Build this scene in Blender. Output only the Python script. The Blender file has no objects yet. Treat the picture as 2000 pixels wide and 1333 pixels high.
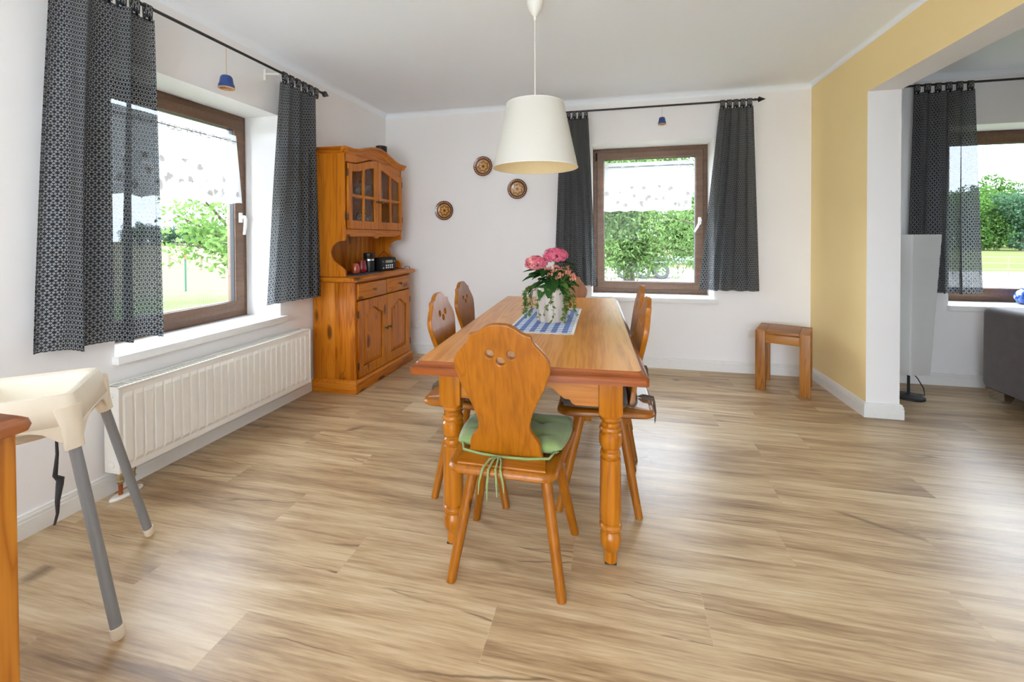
import bpy, bmesh, math, random
import numpy as np
from mathutils import Vector, Matrix, Euler
random.seed(7)
SC = bpy.context.scene
COL = SC.collection
PI = math.pi

# ------------------------------------------------------------------ camera
CAM_H = 1.20
F_PX, YAW, PITCH, ROLL, CY = 851.0, 0.2270, -0.0125, -0.0039, 472.7
cd = bpy.data.cameras.new('camera')
cam = bpy.data.objects.new('camera', cd)
COL.objects.link(cam)
cd.sensor_fit = 'HORIZONTAL'
cd.sensor_width = 36.0
cd.lens = F_PX / 2000.0 * 36.0
cd.shift_y = (CY - 666.5) / 2000.0
cd.clip_start = 0.02
cd.clip_end = 600
_f = Vector((-math.sin(YAW), math.cos(YAW), 0)); _r = Vector((math.cos(YAW), math.sin(YAW), 0)); _u = Vector((0, 0, 1))
_f2 = _f * math.cos(PITCH) + _u * math.sin(PITCH); _u2 = _u * math.cos(PITCH) - _f * math.sin(PITCH)
_r2 = _r * math.cos(ROLL) + _u2 * math.sin(ROLL); _u3 = _u2 * math.cos(ROLL) - _r * math.sin(ROLL)
cam.matrix_world = Matrix(((_r2.x, _u3.x, -_f2.x, 0), (_r2.y, _u3.y, -_f2.y, 0), (_r2.z, _u3.z, -_f2.z, CAM_H), (0, 0, 0, 1)))
SC.camera = cam

# ------------------------------------------------------------------ sky, exposure
SKY = 12.0
w = bpy.data.worlds.new('overcast_sky'); SC.world = w
w.use_nodes = True
bg = w.node_tree.nodes['Background']
bg.inputs['Color'].default_value = (0.865, 0.955, 1.09, 1)
bg.inputs['Strength'].default_value = SKY
SC.view_settings.view_transform = 'Standard'
SC.view_settings.look = 'None'
SC.view_settings.gamma = 1.0
SC.view_settings.use_curve_mapping = False
SC.view_settings.exposure = 0.42
SC.cycles.max_bounces = 10
SC.cycles.diffuse_bounces = 6
SC.cycles.glossy_bounces = 4
SC.cycles.transparent_max_bounces = 16
SC.cycles.transmission_bounces = 6
SC.cycles.caustics_reflective = False
SC.cycles.caustics_refractive = False
SC.cycles.sample_clamp_indirect = 8.0

def portal(name, loc, rot, sx, sy):
    """daylight portal in a window opening: only guides sky sampling, gives off no light of its own"""
    l = bpy.data.lights.new(name, 'AREA'); l.shape = 'RECTANGLE'; l.size = sx; l.size_y = sy
    l.cycles.is_portal = True
    o = bpy.data.objects.new(name, l); COL.objects.link(o); o.location = loc; o.rotation_euler = rot
    o['kind'] = 'helper'
    return o
# light faces -Z locally; rotate so -Z looks into the room
portal('daylight_portal_left', (-2.72, 2.115, 1.35), (0, -PI/2, 0), 1.42, 1.06)
portal('daylight_portal_back', (0.34, 4.57, 1.35), (-PI/2, 0, 0), 1.06, 1.42)
portal('daylight_portal_living', (3.3, 4.57, 1.35), (-PI/2, 0, 0), 1.4, 1.42)
portal('daylight_portal_rear', (-0.4, -2.78, 1.18), (PI/2, 0, 0), 2.4, 2.2)

# ------------------------------------------------------------------ material helpers
def s2l(c):
    return tuple(((x/255.0)/12.92 if x/255.0 <= 0.04045 else (((x/255.0)+0.055)/1.055)**2.4) for x in c)
MATS = {}
class NT:
    def __init__(self, name):
        m = bpy.data.materials.new(name); m.use_nodes = True
        self.m = m; self.t = m.node_tree; self.n = self.t.nodes
        self.b = self.n['Principled BSDF']; self.out = self.n['Material Output']
        MATS[name] = m
    def add(self, typ, **kw):
        nd = self.n.new(typ)
        for k, v in kw.items():
            setattr(nd, k, v)
        return nd
    def link(self, a, b): self.t.links.new(a, b)
    def val(self, sock, v):
        if hasattr(v, 'is_linked') or isinstance(v, bpy.types.NodeSocket): self.link(v, sock)
        else: sock.default_value = v
    def math(self, op, a, b=None, c=None, clamp=False):
        nd = self.add('ShaderNodeMath', operation=op); nd.use_clamp = clamp
        self.val(nd.inputs[0], a)
        if b is not None: self.val(nd.inputs[1], b)
        if c is not None: self.val(nd.inputs[2], c)
        return nd.outputs[0]
    def vmath(self, op, a, b=None):
        nd = self.add('ShaderNodeVectorMath', operation=op)
        self.val(nd.inputs[0], a)
        if b is not None: self.val(nd.inputs[1], b)
        return nd.outputs['Value'] if op in ('DOT_PRODUCT', 'LENGTH') else nd.outputs[0]
    def mix(self, fac, a, b, blend='MIX'):
        nd = self.add('ShaderNodeMix', data_type='RGBA', blend_type=blend)
        self.val(nd.inputs[0], fac)
        for s, v in ((nd.inputs[6], a), (nd.inputs[7], b)):
            if isinstance(v, (tuple, list)): s.default_value = (*v[:3], 1)
            else: self.link(v, s)
        return nd.outputs[2]
    def ramp(self, fac, stops, interp='LINEAR'):
        nd = self.add('ShaderNodeValToRGB'); cr = nd.color_ramp; cr.interpolation = interp
        while len(cr.elements) < len(stops): cr.elements.new(0.5)
        for e, (p, c) in zip(cr.elements, stops):
            e.position = p
            e.color = (*c[:3], 1) if isinstance(c, (tuple, list)) else (c, c, c, 1)
        self.link(fac, nd.inputs[0])
        return nd.outputs[0]
    def noise(self, vec, scale, detail=3, rough=0.5, dist=0.0):
        nd = self.add('ShaderNodeTexNoise')
        if vec is not None: self.link(vec, nd.inputs['Vector'])
        nd.inputs['Scale'].default_value = scale; nd.inputs['Detail'].default_value = detail
        nd.inputs['Roughness'].default_value = rough; nd.inputs['Distortion'].default_value = dist
        return nd.outputs['Fac']
    def mapping(self, vec, scale=(1, 1, 1), loc=(0, 0, 0)):
        nd = self.add('ShaderNodeMapping'); self.link(vec, nd.inputs['Vector'])
        nd.inputs['Scale'].default_value = scale; nd.inputs['Location'].default_value = loc
        return nd.outputs[0]
    def objco(self, rand=True, uniq=37.0):
        tc = self.add('ShaderNodeTexCoord').outputs['Object']
        if not rand: return tc
        r = self.add('ShaderNodeObjectInfo').outputs['Random']
        cb = self.add('ShaderNodeCombineXYZ')
        self.link(self.math('MULTIPLY', r, uniq), cb.inputs[0]); self.link(self.math('MULTIPLY', r, uniq*1.7), cb.inputs[1]); self.link(self.math('MULTIPLY', r, uniq*0.6), cb.inputs[2])
        return self.vmath('ADD', tc, cb.outputs[0])
    def bump(self, h, strength=0.2, dist=0.01):
        nd = self.add('ShaderNodeBump'); nd.inputs['Strength'].default_value = strength; nd.inputs['Distance'].default_value = dist
        self.link(h, nd.inputs['Height']); self.link(nd.outputs[0], self.b.inputs['Normal'])

def plain(name, rgb, rough=0.5, metal=0.0, spec=0.5, noise=0.0, nscale=40, bump=0.0, coat=0.0, trans=0.0):
    """rgb: sRGB 0-255; faint large-scale variation so no surface is dead flat"""
    if name in MATS: return MATS[name]
    k = NT(name); c = s2l(rgb)
    k.b.inputs['Roughness'].default_value = rough; k.b.inputs['Metallic'].default_value = metal
    k.b.inputs['Specular IOR Level'].default_value = spec
    k.b.inputs['Coat Weight'].default_value = coat
    v = max(noise, 0.03)
    co = k.objco()
    f = k.noise(co, nscale, 3)
    k.link(k.mix(f, tuple(x*(1-v) for x in c), tuple(min(1, x*(1+v)) for x in c)), k.b.inputs['Base Color'])
    if bump: k.bump(f, bump, 0.004)
    return k.m

def wood(name, light, mid, dark, axis, rough=0.35, knots=0.5, ring=11.0, coat=0.15, knot_scale=4.5, contrast=1.0, var=0.9, krad=0.105):
    """pine: long streaks along axis, growth rings that bend round knots"""
    k = NT(name); co = k.objco()
    sc = [1, 1, 1]; sc['XYZ'.index(axis)] = 0.07
    st = k.mapping(co, sc)
    sk = [1, 1, 1]; sk['XYZ'.index(axis)] = 0.38
    vk = k.mapping(co, sk)
    vor = k.add('ShaderNodeTexVoronoi', feature='F1'); k.link(vk, vor.inputs['Vector']); vor.inputs['Scale'].default_value = knot_scale
    d = vor.outputs['Distance']
    sep = k.add('ShaderNodeSeparateColor'); k.link(vor.outputs['Color'], sep.inputs[0])
    pick = k.math('LESS_THAN', sep.outputs[0], knots)
    near = k.math('MULTIPLY', k.math('SUBTRACT', 1.0, k.math('MULTIPLY', d, 3.2), clamp=True), pick)
    n1 = k.noise(st, 7.0, 4, 0.55)
    ph = k.math('ADD', k.math('MULTIPLY', n1, ring), k.math('MULTIPLY', near, 2.2))
    band = k.math('ABSOLUTE', k.math('SINE', k.math('MULTIPLY', ph, PI)))
    fine = k.noise(k.mapping(co, [x*1.0 if x != 0.07 else 0.02 for x in sc]), 90.0, 2)
    f = k.math('ADD', k.math('MULTIPLY', band, 0.42*contrast), k.math('MULTIPLY', fine, 0.40), clamp=True)
    big = k.noise(st, 2.2, 2)
    f = k.math('ADD', k.math('MULTIPLY', f, 0.8), k.math('MULTIPLY', k.math('SUBTRACT', big, 0.5), var), clamp=True)
    base = k.ramp(f, [(0.0, s2l(dark)), (0.38, s2l(mid)), (1.0, s2l(light))])
    kd = k.math('MULTIPLY', k.ramp(d, [(0.0, 1.0), (krad*0.6, 0.9), (krad, 0.0)]), pick)
    kc = tuple(x*0.22 for x in s2l(dark))
    k.link(k.mix(k.math('MULTIPLY', kd, 0.85), base, kc), k.b.inputs['Base Color'])
    k.b.inputs['Roughness'].default_value = rough; k.b.inputs['Specular IOR Level'].default_value = 0.35
    k.b.inputs['Coat Weight'].default_value = coat; k.b.inputs['Coat Roughness'].default_value = 0.25
    k.bump(f, 0.05, 0.002)
    return k.m

PINE = dict(light=(212, 136, 32), mid=(192, 110, 15), dark=(144, 70, 2))
CH = dict(light=(180, 115, 23), mid=(157, 92, 9), dark=(120, 64, 0))
for ax in 'XYZ':
    wood('hutch_pine_' + ax, **PINE, axis=ax, knots=0.55, knot_scale=8.5, krad=0.22, rough=0.42, coat=0.05)
    wood('chair_wood_' + ax, **CH, axis=ax, knots=0.30, knot_scale=9.0, rough=0.34, coat=0.08, contrast=0.5, var=0.6)
    wood('table_leg_' + ax, light=(194, 128, 34), mid=(170, 101, 15), dark=(130, 67, 1), axis=ax, knots=0.05, rough=0.28, coat=0.15, contrast=0.7)
    wood('table_wood_' + ax, light=(236, 176, 98), mid=(222, 154, 74), dark=(188, 116, 44), axis=ax, knots=0.12, rough=0.30, coat=0.12, contrast=0.7)  # tabletop copy, paler than the leg wood: reflected light put into its colour
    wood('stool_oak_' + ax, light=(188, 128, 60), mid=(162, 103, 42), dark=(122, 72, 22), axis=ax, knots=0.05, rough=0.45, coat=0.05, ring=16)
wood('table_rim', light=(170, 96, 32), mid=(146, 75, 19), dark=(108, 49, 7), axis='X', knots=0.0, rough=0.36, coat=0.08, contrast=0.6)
wood('cabinet_pine', light=(212, 150, 66), mid=(192, 122, 40), dark=(156, 88, 18), axis='Z', knots=0.15, rough=0.4, ring=18)
wood('cabinet_top', light=(166, 104, 62), mid=(146, 86, 48), dark=(112, 60, 30), axis='Y', knots=0.0, rough=0.3)

def wall_mat(name, rgb):
    k = NT(name); c = s2l(rgb); co = k.objco(False)
    n = k.noise(co, 3.0, 3); n2 = k.noise(co, 260, 2)
    k.link(k.mix(n, tuple(x*0.975 for x in c), tuple(min(1, x*1.02) for x in c)), k.b.inputs['Base Color'])
    k.b.inputs['Roughness'].default_value = 0.9; k.b.inputs['Specular IOR Level'].default_value = 0.2
    k.bump(n2, 0.08, 0.002)
    return k.m
wall_mat('wall_white', (244, 241, 239))
wall_mat('wall_yellow', (249, 223, 164))
wall_mat('ceiling_white', (246, 250, 255))
wall_mat('facade_render', (236, 234, 228))
plain('trim_white', (236, 234, 230), 0.45)
plain('sill_white', (240, 239, 236), 0.35)
plain('enamel_white', (238, 234, 226), 0.3)
plain('cream_plastic', (240, 228, 206), 0.32)
plain('handle_white', (240, 240, 238), 0.3)
plain('black_metal', (30, 31, 34), 0.45)
plain('black_plastic', (22, 23, 26), 0.4)
plain('rubber_dark', (34, 36, 40), 0.6)
plain('rail_grey', (84, 100, 112), 0.4)
plain('grey_paint', (140, 142, 144), 0.38, metal=0.1)
plain('copper', (160, 84, 40), 0.4, metal=0.4)
plain('brass', (176, 160, 120), 0.35, metal=0.7)
plain('chrome', (205, 206, 208), 0.12, metal=1.0)
plain('hinge_dark', (58, 44, 32), 0.4, metal=0.6)
plain('knob_brass', (112, 84, 42), 0.35, metal=0.6)
plain('socket_white', (235, 232, 226), 0.35)
plain('strap_grey', (58, 58, 60), 0.8)
plain('cord_white', (232, 228, 218), 0.5)
plain('cord_dark', (44, 40, 38), 0.5)

def window_wood():
    k = NT('window_brown'); co = k.objco()
    n = k.noise(k.mapping(co, (0.12, 0.12, 1)), 30, 4); n2 = k.noise(co, 60, 3)
    f = k.math('ADD', k.math('MULTIPLY', n, 0.6), k.math('MULTIPLY', n2, 0.4))
    k.link(k.ramp(f, [(0.3, s2l((92, 66, 48))), (0.7, s2l((124, 92, 70)))]), k.b.inputs['Base Color'])
    k.b.inputs['Roughness'].default_value = 0.42
    k.bump(n, 0.05, 0.002)
window_wood()

def glass_pane(name, tint=(0.97, 0.985, 0.98), refl=0.2):
    k = NT(name)
    tr = k.add('ShaderNodeBsdfTransparent'); tr.inputs[0].default_value = (*tint, 1)
    gl = k.add('ShaderNodeBsdfGlossy'); gl.inputs['Roughness'].default_value = 0.02
    fr = k.add('ShaderNodeFresnel'); fr.inputs[0].default_value = 1.45
    bf = k.add('ShaderNodeNewGeometry').outputs['Backfacing']
    f = k.math('MULTIPLY', k.math('MULTIPLY', fr.outputs[0], refl), k.math('SUBTRACT', 1.0, bf), clamp=True)
    mx = k.add('ShaderNodeMixShader'); k.link(f, mx.inputs[0]); k.link(tr.outputs[0], mx.inputs[1]); k.link(gl.outputs[0], mx.inputs[2])
    k.link(mx.outputs[0], k.out.inputs['Surface'])
    return k.m
glass_pane('window_glass'); glass_pane('cabinet_glass', (0.95, 0.95, 0.95), 1.0); glass_pane('drinking_glass', (0.92, 0.94, 0.94), 6.0)

def curtain_fabric():
    """slate cloth printed with a hexagonal net of small pale blossoms; thin enough to let some light through"""
    k = NT('curtain_print'); uv = k.add('ShaderNodeTexCoord').outputs['UV']
    P = 0.022
    p = k.vmath('MULTIPLY', uv, (1/P, 1/P, 0))
    s = (1.0, 1.7320508, 1.0); h = (0.5, 0.8660254, 0.5)
    def cell(q):
        fl = k.vmath('FLOOR', k.vmath('DIVIDE', q, s)); return k.vmath('SUBTRACT', k.vmath('SUBTRACT', q, k.vmath('MULTIPLY', fl, s)), h)
    flat = (1, 1, 0)
    a = k.vmath('MULTIPLY', cell(p), flat); b = k.vmath('MULTIPLY', cell(k.vmath('ADD', p, h)), flat)
    la = k.vmath('LENGTH', a); lb = k.vmath('LENGTH', b)
    sel = k.math('LESS_THAN', la, lb)
    mv = k.add('ShaderNodeMix', data_type='VECTOR'); k.link(sel, mv.inputs[0]); k.link(b, mv.inputs[4]); k.link(a, mv.inputs[5])
    g = mv.outputs[1]
    sp = k.add('ShaderNodeSeparateXYZ'); k.link(g, sp.inputs[0])
    r = k.vmath('LENGTH', g)
    th = k.math('ARCTAN2', sp.outputs[1], sp.outputs[0])
    tm = k.math('PINGPONG', th, PI/6)                     # 0 at edge midpoints
    t = k.math('MULTIPLY', tm, r)
    dash = k.math('MULTIPLY', k.math('LESS_THAN', k.math('ABSOLUTE', k.math('SUBTRACT', t, 0.082)), 0.032), k.math('LESS_THAN', k.math('ABSOLUTE', k.math('SUBTRACT', r, 0.41)), 0.070))
    ring = k.math('LESS_THAN', k.math('ABSOLUTE', k.math('SUBTRACT', r, 0.27)), 0.018)
    core = k.math('LESS_THAN', r, 0.2)
    base = k.mix(core, s2l((45, 50, 60)), s2l((28, 31, 40)))
    c = k.mix(k.math('MULTIPLY', ring, 0.3), base, s2l((150, 152, 150)))
    c = k.mix(dash, c, s2l((228, 226, 214)))
    weave = k.noise(k.mapping(uv, (1, 1, 1)), 900, 2)
    c = k.mix(k.math('MULTIPLY', weave, 0.18), c, s2l((74, 78, 82)))
    df = k.add('ShaderNodeBsdfDiffuse'); k.link(c, df.inputs[0])
    tl = k.add('ShaderNodeBsdfTranslucent'); k.link(c, tl.inputs[0])
    tp = k.add('ShaderNodeBsdfTransparent'); tp.inputs[0].default_value = (0.8, 0.85, 0.9, 1)
    m1 = k.add('ShaderNodeMixShader'); m1.inputs[0].default_value = 0.30; k.link(df.outputs[0], m1.inputs[1]); k.link(tl.outputs[0], m1.inputs[2])
    m2 = k.add('ShaderNodeMixShader'); m2.inputs[0].default_value = 0.075; k.link(m1.outputs[0], m2.inputs[1]); k.link(tp.outputs[0], m2.inputs[2])
    k.link(m2.outputs[0], k.out.inputs['Surface'])
curtain_fabric()

def lace():
    """white net; woven motifs in the lower part are denser and let less light through"""
    k = NT('lace'); uv = k.add('ShaderNodeTexCoord').outputs['UV']
    br = k.add('ShaderNodeTexVoronoi', feature='F1'); k.link(k.mapping(uv, (11, 13, 1)), br.inputs['Vector']); br.inputs['Scale'].default_value = 1.0
    n = k.noise(uv, 60, 3)
    motif = k.math('LESS_THAN', k.math('ADD', br.outputs['Distance'], k.math('MULTIPLY', k.math('SUBTRACT', n, 0.5), 0.5)), 0.30)
    sp = k.add('ShaderNodeSeparateXYZ'); k.link(uv, sp.inputs[0])
    zone = k.math('LESS_THAN', k.math('ABSOLUTE', k.math('SUBTRACT', sp.outputs[1], 0.14)), 0.105)
    hem = k.math('LESS_THAN', k.math('ABSOLUTE', k.math('SUBTRACT', sp.outputs[1], 0.425)), 0.018)
    dense = k.math('MAXIMUM', k.math('MULTIPLY', motif, zone), k.math('MULTIPLY', hem, k.math('GREATER_THAN', n, 0.5)))
    thr = k.math('SUBTRACT', 0.17, k.math('MULTIPLY', dense, 0.145))
    df = k.add('ShaderNodeBsdfDiffuse'); df.inputs[0].default_value = (0.86, 0.86, 0.87, 1)
    tl = k.add('ShaderNodeBsdfTranslucent'); tl.inputs[0].default_value = (0.9, 0.9, 0.9, 1)
    tp = k.add('ShaderNodeBsdfTransparent')
    m1 = k.add('ShaderNodeMixShader'); k.link(thr, m1.inputs[0]); k.link(df.outputs[0], m1.inputs[1]); k.link(tl.outputs[0], m1.inputs[2])
    m2 = k.add('ShaderNodeMixShader'); k.link(k.math('MULTIPLY', thr, 0.30), m2.inputs[0]); k.link(m1.outputs[0], m2.inputs[1]); k.link(tp.outputs[0], m2.inputs[2])
    k.link(m2.outputs[0], k.out.inputs['Surface'])
lace()

def floor_mat():
    """light oak vinyl: streaked grain along X, dark season cracks, small knots; each plank its own cut"""
    k = NT('oak_plank'); co = k.objco(True, 61.0)
    rnd = k.add('ShaderNodeObjectInfo').outputs['Random']
    st = k.mapping(co, (0.10, 1, 1))
    warp = k.noise(k.mapping(co, (0.5, 2, 1)), 1.6, 2)
    cb = k.add('ShaderNodeCombineXYZ'); k.link(k.math('MULTIPLY', warp, 0.16), cb.inputs[1])
    sv = k.vmath('ADD', st, cb.outputs[0])
    n1 = k.noise(sv, 18.0, 6, 0.66)
    n2 = k.noise(k.mapping(co, (0.045, 1, 1)), 110.0, 3, 0.6)
    n3 = k.noise(sv, 4.5, 2)
    f = k.math('ADD', k.math('ADD', k.math('MULTIPLY', n1, 0.52), k.math('MULTIPLY', n2, 0.34)), k.math('MULTIPLY', n3, 0.24))
    f = k.math('ADD', f, k.math('MULTIPLY', k.math('SUBTRACT', rnd, 0.5), 0.10))
    base = k.ramp(f, [(0.36, s2l((126, 99, 72))), (0.47, s2l((164, 134, 99))), (0.58, s2l((192, 164, 126))), (0.72, s2l((216, 194, 160)))])
    # cracks: thin contour lines of a strongly stretched noise, only here and there
    cr = k.add('ShaderNodeTexVoronoi', feature='DISTANCE_TO_EDGE'); cr.inputs['Scale'].default_value = 6.5
    wob = k.noise(k.mapping(co, (1.2, 3.0, 1)), 4.0, 3); cw = k.add('ShaderNodeCombineXYZ'); k.link(k.math('MULTIPLY', wob, 0.05), cw.inputs[1])
    k.link(k.vmath('ADD', k.mapping(co, (0.075, 1.0, 1)), cw.outputs[0]), cr.inputs['Vector'])
    line = k.ramp(cr.outputs['Distance'], [(0.0, 1.0), (0.007, 0.7), (0.016, 0.0)])
    where = k.ramp(k.noise(k.mapping(co, (0.7, 1.8, 1)), 2.6, 2), [(0.50, 0.0), (0.60, 1.0)])
    c = k.mix(k.math('MULTIPLY', k.math('MULTIPLY', line, where), 0.72), base, s2l((92, 68, 50)))
    vor = k.add('ShaderNodeTexVoronoi', feature='F1'); k.link(k.mapping(co, (0.55, 1, 1)), vor.inputs['Vector']); vor.inputs['Scale'].default_value = 4.0
    sep = k.add('ShaderNodeSeparateColor'); k.link(vor.outputs['Color'], sep.inputs[0])
    kd = k.math('MULTIPLY', k.ramp(vor.outputs['Distance'], [(0.0, 0.7), (0.03, 0.45), (0.085, 0.0)]), k.math('LESS_THAN', sep.outputs[0], 0.30))
    c = k.mix(kd, c, s2l((112, 82, 58)))
    k.link(c, k.b.inputs['Base Color'])
    rg = k.math('ADD', k.math('MULTIPLY', n2, 0.14), 0.30)
    k.link(rg, k.b.inputs['Roughness'])
    k.b.inputs['Specular IOR Level'].default_value = 0.5
    k.bump(n2, 0.12, 0.0015)
floor_mat()
def M(n): return MATS[n]

# ------------------------------------------------------------------ geometry helpers
def tag(o, label=None, cat=None, group=None, kind=None):
    if label: o['label'] = label
    if cat: o['category'] = cat
    if group: o['group'] = group
    if kind: o['kind'] = kind
    return o
def empty(name, loc=(0, 0, 0), rz=0.0, parent=None):
    o = bpy.data.objects.new(name, None); COL.objects.link(o); o.location = loc; o.rotation_euler = (0, 0, rz)
    o.empty_display_size = 0.05
    if parent: o.parent = parent
    return o
def thing(name, label, cat, loc=(0, 0, 0), rz=0.0, group=None):
    return tag(empty(name, loc, rz), label, cat, group)
def ob(name, me, mat, parent=None, smooth=False, loc=None):
    if isinstance(me, bmesh.types.BMesh):
        bm = me; me = bpy.data.meshes.new(name)
        bmesh.ops.recalc_face_normals(bm, faces=bm.faces); bm.to_mesh(me); bm.free()
    o = bpy.data.objects.new(name, me); COL.objects.link(o)
    if mat is not None:
        me.materials.clear(); me.materials.append(M(mat) if isinstance(mat, str) else mat)
    if parent: o.parent = parent
    if loc: o.location = loc
    if smooth:
        me.polygons.foreach_set('use_smooth', [True]*len(me.polygons))
        if smooth == 'auto':
            try:
                me.set_sharp_from_angle(angle=math.radians(30))
            except Exception: pass
    return o
def box(bm, x, y, z, bev=0.0, seg=2):
    vs = [bm.verts.new((a, b, c)) for c in z for b in y for a in x]
    fs = []
    for i in ((0, 1, 3, 2), (4, 6, 7, 5), (0, 4, 5, 1), (2, 3, 7, 6), (0, 2, 6, 4), (1, 5, 7, 3)):
        fs.append(bm.faces.new([vs[j] for j in i]))
    if bev > 0:
        es = set(e for f in fs for e in f.edges)
        bmesh.ops.bevel(bm, geom=list(es), offset=bev, segments=seg, profile=0.5, affect='EDGES', clamp_overlap=True)
    return bm
def B(name, parent, mat, x, y, z, bev=0.002, smooth=False):
    bm = bmesh.new(); box(bm, x, y, z, bev)
    return ob(name, bm, mat, parent, 'auto' if bev else False)
def lathe(bm, prof, seg=24, c=(0, 0), cap=True):
    rings = []
    for r, z in prof:
        rings.append([bm.verts.new((c[0]+r*math.cos(2*PI*i/seg), c[1]+r*math.sin(2*PI*i/seg), z)) for i in range(seg)])
    for a, b in zip(rings, rings[1:]):
        for i in range(seg):
            bm.faces.new((a[i], a[(i+1) % seg], b[(i+1) % seg], b[i]))
    if cap:
        bm.faces.new(rings[0][::-1]); bm.faces.new(rings[-1])
    return bm
def L(name, parent, mat, prof, seg=24, c=(0, 0), cap=True, loc=None, rot=None):
    bm = bmesh.new(); lathe(bm, prof, seg, c, cap)
    o = ob(name, bm, mat, parent, 'auto', loc)
    if rot: o.rotation_euler = rot
    return o
def tube(bm, pts, r, seg=8, cap=True):
    pts = [Vector(p) for p in pts]; n = len(pts); rings = []
    rr = r if isinstance(r, (list, tuple)) else [r]*n
    up = None
    for i, p in enumerate(pts):
        t = (pts[min(i+1, n-1)] - pts[max(i-1, 0)]).normalized()
        if up is None:
            up = t.orthogonal().normalized()
        up = (up - t*up.dot(t)).normalized(); sd = t.cross(up)
        rings.append([bm.verts.new(p + (up*math.cos(2*PI*k/seg) + sd*math.sin(2*PI*k/seg))*rr[i]) for k in range(seg)])
    for a, b in zip(rings, rings[1:]):
        for i in range(seg):
            bm.faces.new((a[i], a[(i+1) % seg], b[(i+1) % seg], b[i]))
    if cap:
        bm.faces.new(rings[0][::-1]); bm.faces.new(rings[-1])
    return bm
def T(name, parent, mat, pts, r, seg=8):
    bm = bmesh.new(); tube(bm, pts, r, seg)
    return ob(name, bm, mat, parent, 'auto')
def board(outline, holes=(), thick=0.02, bev=0.002, mtx=None, res=1):
    """flat piece cut from a board: outline and holes in XY, thickness along Z (centred), edges eased; returns a mesh"""
    cu = bpy.data.curves.new('cut', 'CURVE'); cu.dimensions = '2D'; cu.fill_mode = 'BOTH'
    cu.extrude = max(thick/2 - bev, 1e-4); cu.bevel_depth = bev; cu.bevel_resolution = res; cu.offset = -bev
    for poly in [outline] + list(holes):
        s = cu.splines.new('POLY'); s.points.add(len(poly)-1)
        for p, q in zip(s.points, poly): p.co = (q[0], q[1], 0, 1)
        s.use_cyclic_u = True
    o = bpy.data.objects.new('cut', cu); COL.objects.link(o)
    dg = bpy.context.evaluated_depsgraph_get(); dg.update()
    me = bpy.data.meshes.new_from_object(o.evaluated_get(dg))
    bpy.data.objects.remove(o); bpy.data.curves.remove(cu)
    if mtx is not None: me.transform(mtx)
    return me
def ease(pts, n=4):
    """smooth an open polyline with Catmull-Rom"""
    P = [Vector(p) for p in pts]; out = []
    for i in range(len(P)-1):
        p0 = P[max(i-1, 0)]; p1 = P[i]; p2 = P[i+1]; p3 = P[min(i+2, len(P)-1)]
        for j in range(n):
            t = j/n
            out.append(0.5*((2*p1) + (p2-p0)*t + (2*p0-5*p1+4*p2-p3)*t*t + (3*p1-p0-3*p2+p3)*t**3))
    out.append(P[-1]); return out
def circ(cx, cy, r, n=16): return [(cx+r*math.cos(2*PI*i/n), cy+r*math.sin(2*PI*i/n)) for i in range(n)]
AX = {  # board plane (u, v, thickness) -> world axes
    'XZ': Matrix(((1, 0, 0, 0), (0, 0, -1, 0), (0, 1, 0, 0), (0, 0, 0, 1))),
    'YZ': Matrix(((0, 0, 1, 0), (1, 0, 0, 0), (0, 1, 0, 0), (0, 0, 0, 1))),
}
def copy_tree(o, parent=None):
    c = o.copy(); COL.objects.link(c)
    if parent: c.parent = parent
    for ch in list(o.children): copy_tree(ch, c)
    return c
def rect(x0, x1, y0, y1): return [(x0, y0), (x1, y0), (x1, y1), (x0, y1)]
# ------------------------------------------------------------------ room shell
Y_BOUNCE = 1.158 - 9*0.1985
XL, XR, XR2, YB, CEIL = -2.305, 1.63, 1.82, 4.15, 2.475
YR, XE, XWL, YWB = -2.6, 6.2, -2.75, 4.60      # rear wall face, east wall face, outer faces of the outside walls
W1 = (1.585, 2.645); W2 = (-0.19, 0.873); W3 = (2.60, 4.00); WZ = (0.64, 2.062)
def struct(name, bm, mat, **kw):
    o = ob(name, bm, mat); o['kind'] = 'structure'; return o
def holes_wall(bm, axis, a, b, t0, t1, z0, z1, holes):
    """solid wall between a and b with rectangular openings (lo, hi, z lo, z hi)"""
    def bx(u0, u1, w0, w1):
        if axis == 'X': box(bm, (u0, u1), (t0, t1), (w0, w1))
        else: box(bm, (t0, t1), (u0, u1), (w0, w1))
    cur = a
    for (lo, hi, zl, zh) in sorted(holes):
        bx(cur, lo, z0, z1); bx(lo, hi, z0, zl); bx(lo, hi, zh, z1); cur = hi
    bx(cur, b, z0, z1)
bm = bmesh.new(); holes_wall(bm, 'Y', YR-0.2, YWB, XWL, XL, -0.9, CEIL, [(W1[0], W1[1], *WZ)]); struct('wall_left', bm, 'wall_white')
bm = bmesh.new(); holes_wall(bm, 'X', XL, XE+0.2, YB, YWB, -0.9, CEIL, [(*W2, *WZ), (*W3, *WZ)]); struct('wall_back', bm, 'wall_white')
bm = bmesh.new(); holes_wall(bm, 'X', XL, XE+0.2, YR-0.2, YR, -0.9, CEIL, [(-1.6, 0.8, 0.08, 2.28)]); struct('wall_rear', bm, 'wall_white')  # opening is out of view, sized to let in fill light
bm = bmesh.new(); box(bm, (XE, XE+0.2), (YR, YB), (-0.9, CEIL)); struct('wall_east', bm, 'wall_white')
bm = bmesh.new(); box(bm, (XR, XR2), (3.32, YB), (0, CEIL)); box(bm, (XR, XR2), (YR, 3.32), (2.142, CEIL)); box(bm, (XR, XR2), (YR, 1.3), (0, 2.142))  # last box: unseen near section, added to keep light out of the living room
wr = struct('wall_right', bm, 'wall_white'); wr.data.materials.append(M('wall_yellow'))
for p in wr.data.polygons:
    if p.normal.x < -0.5 and not (p.center.y < 1.0 and p.center.z < 2.0): p.material_index = 1
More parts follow.
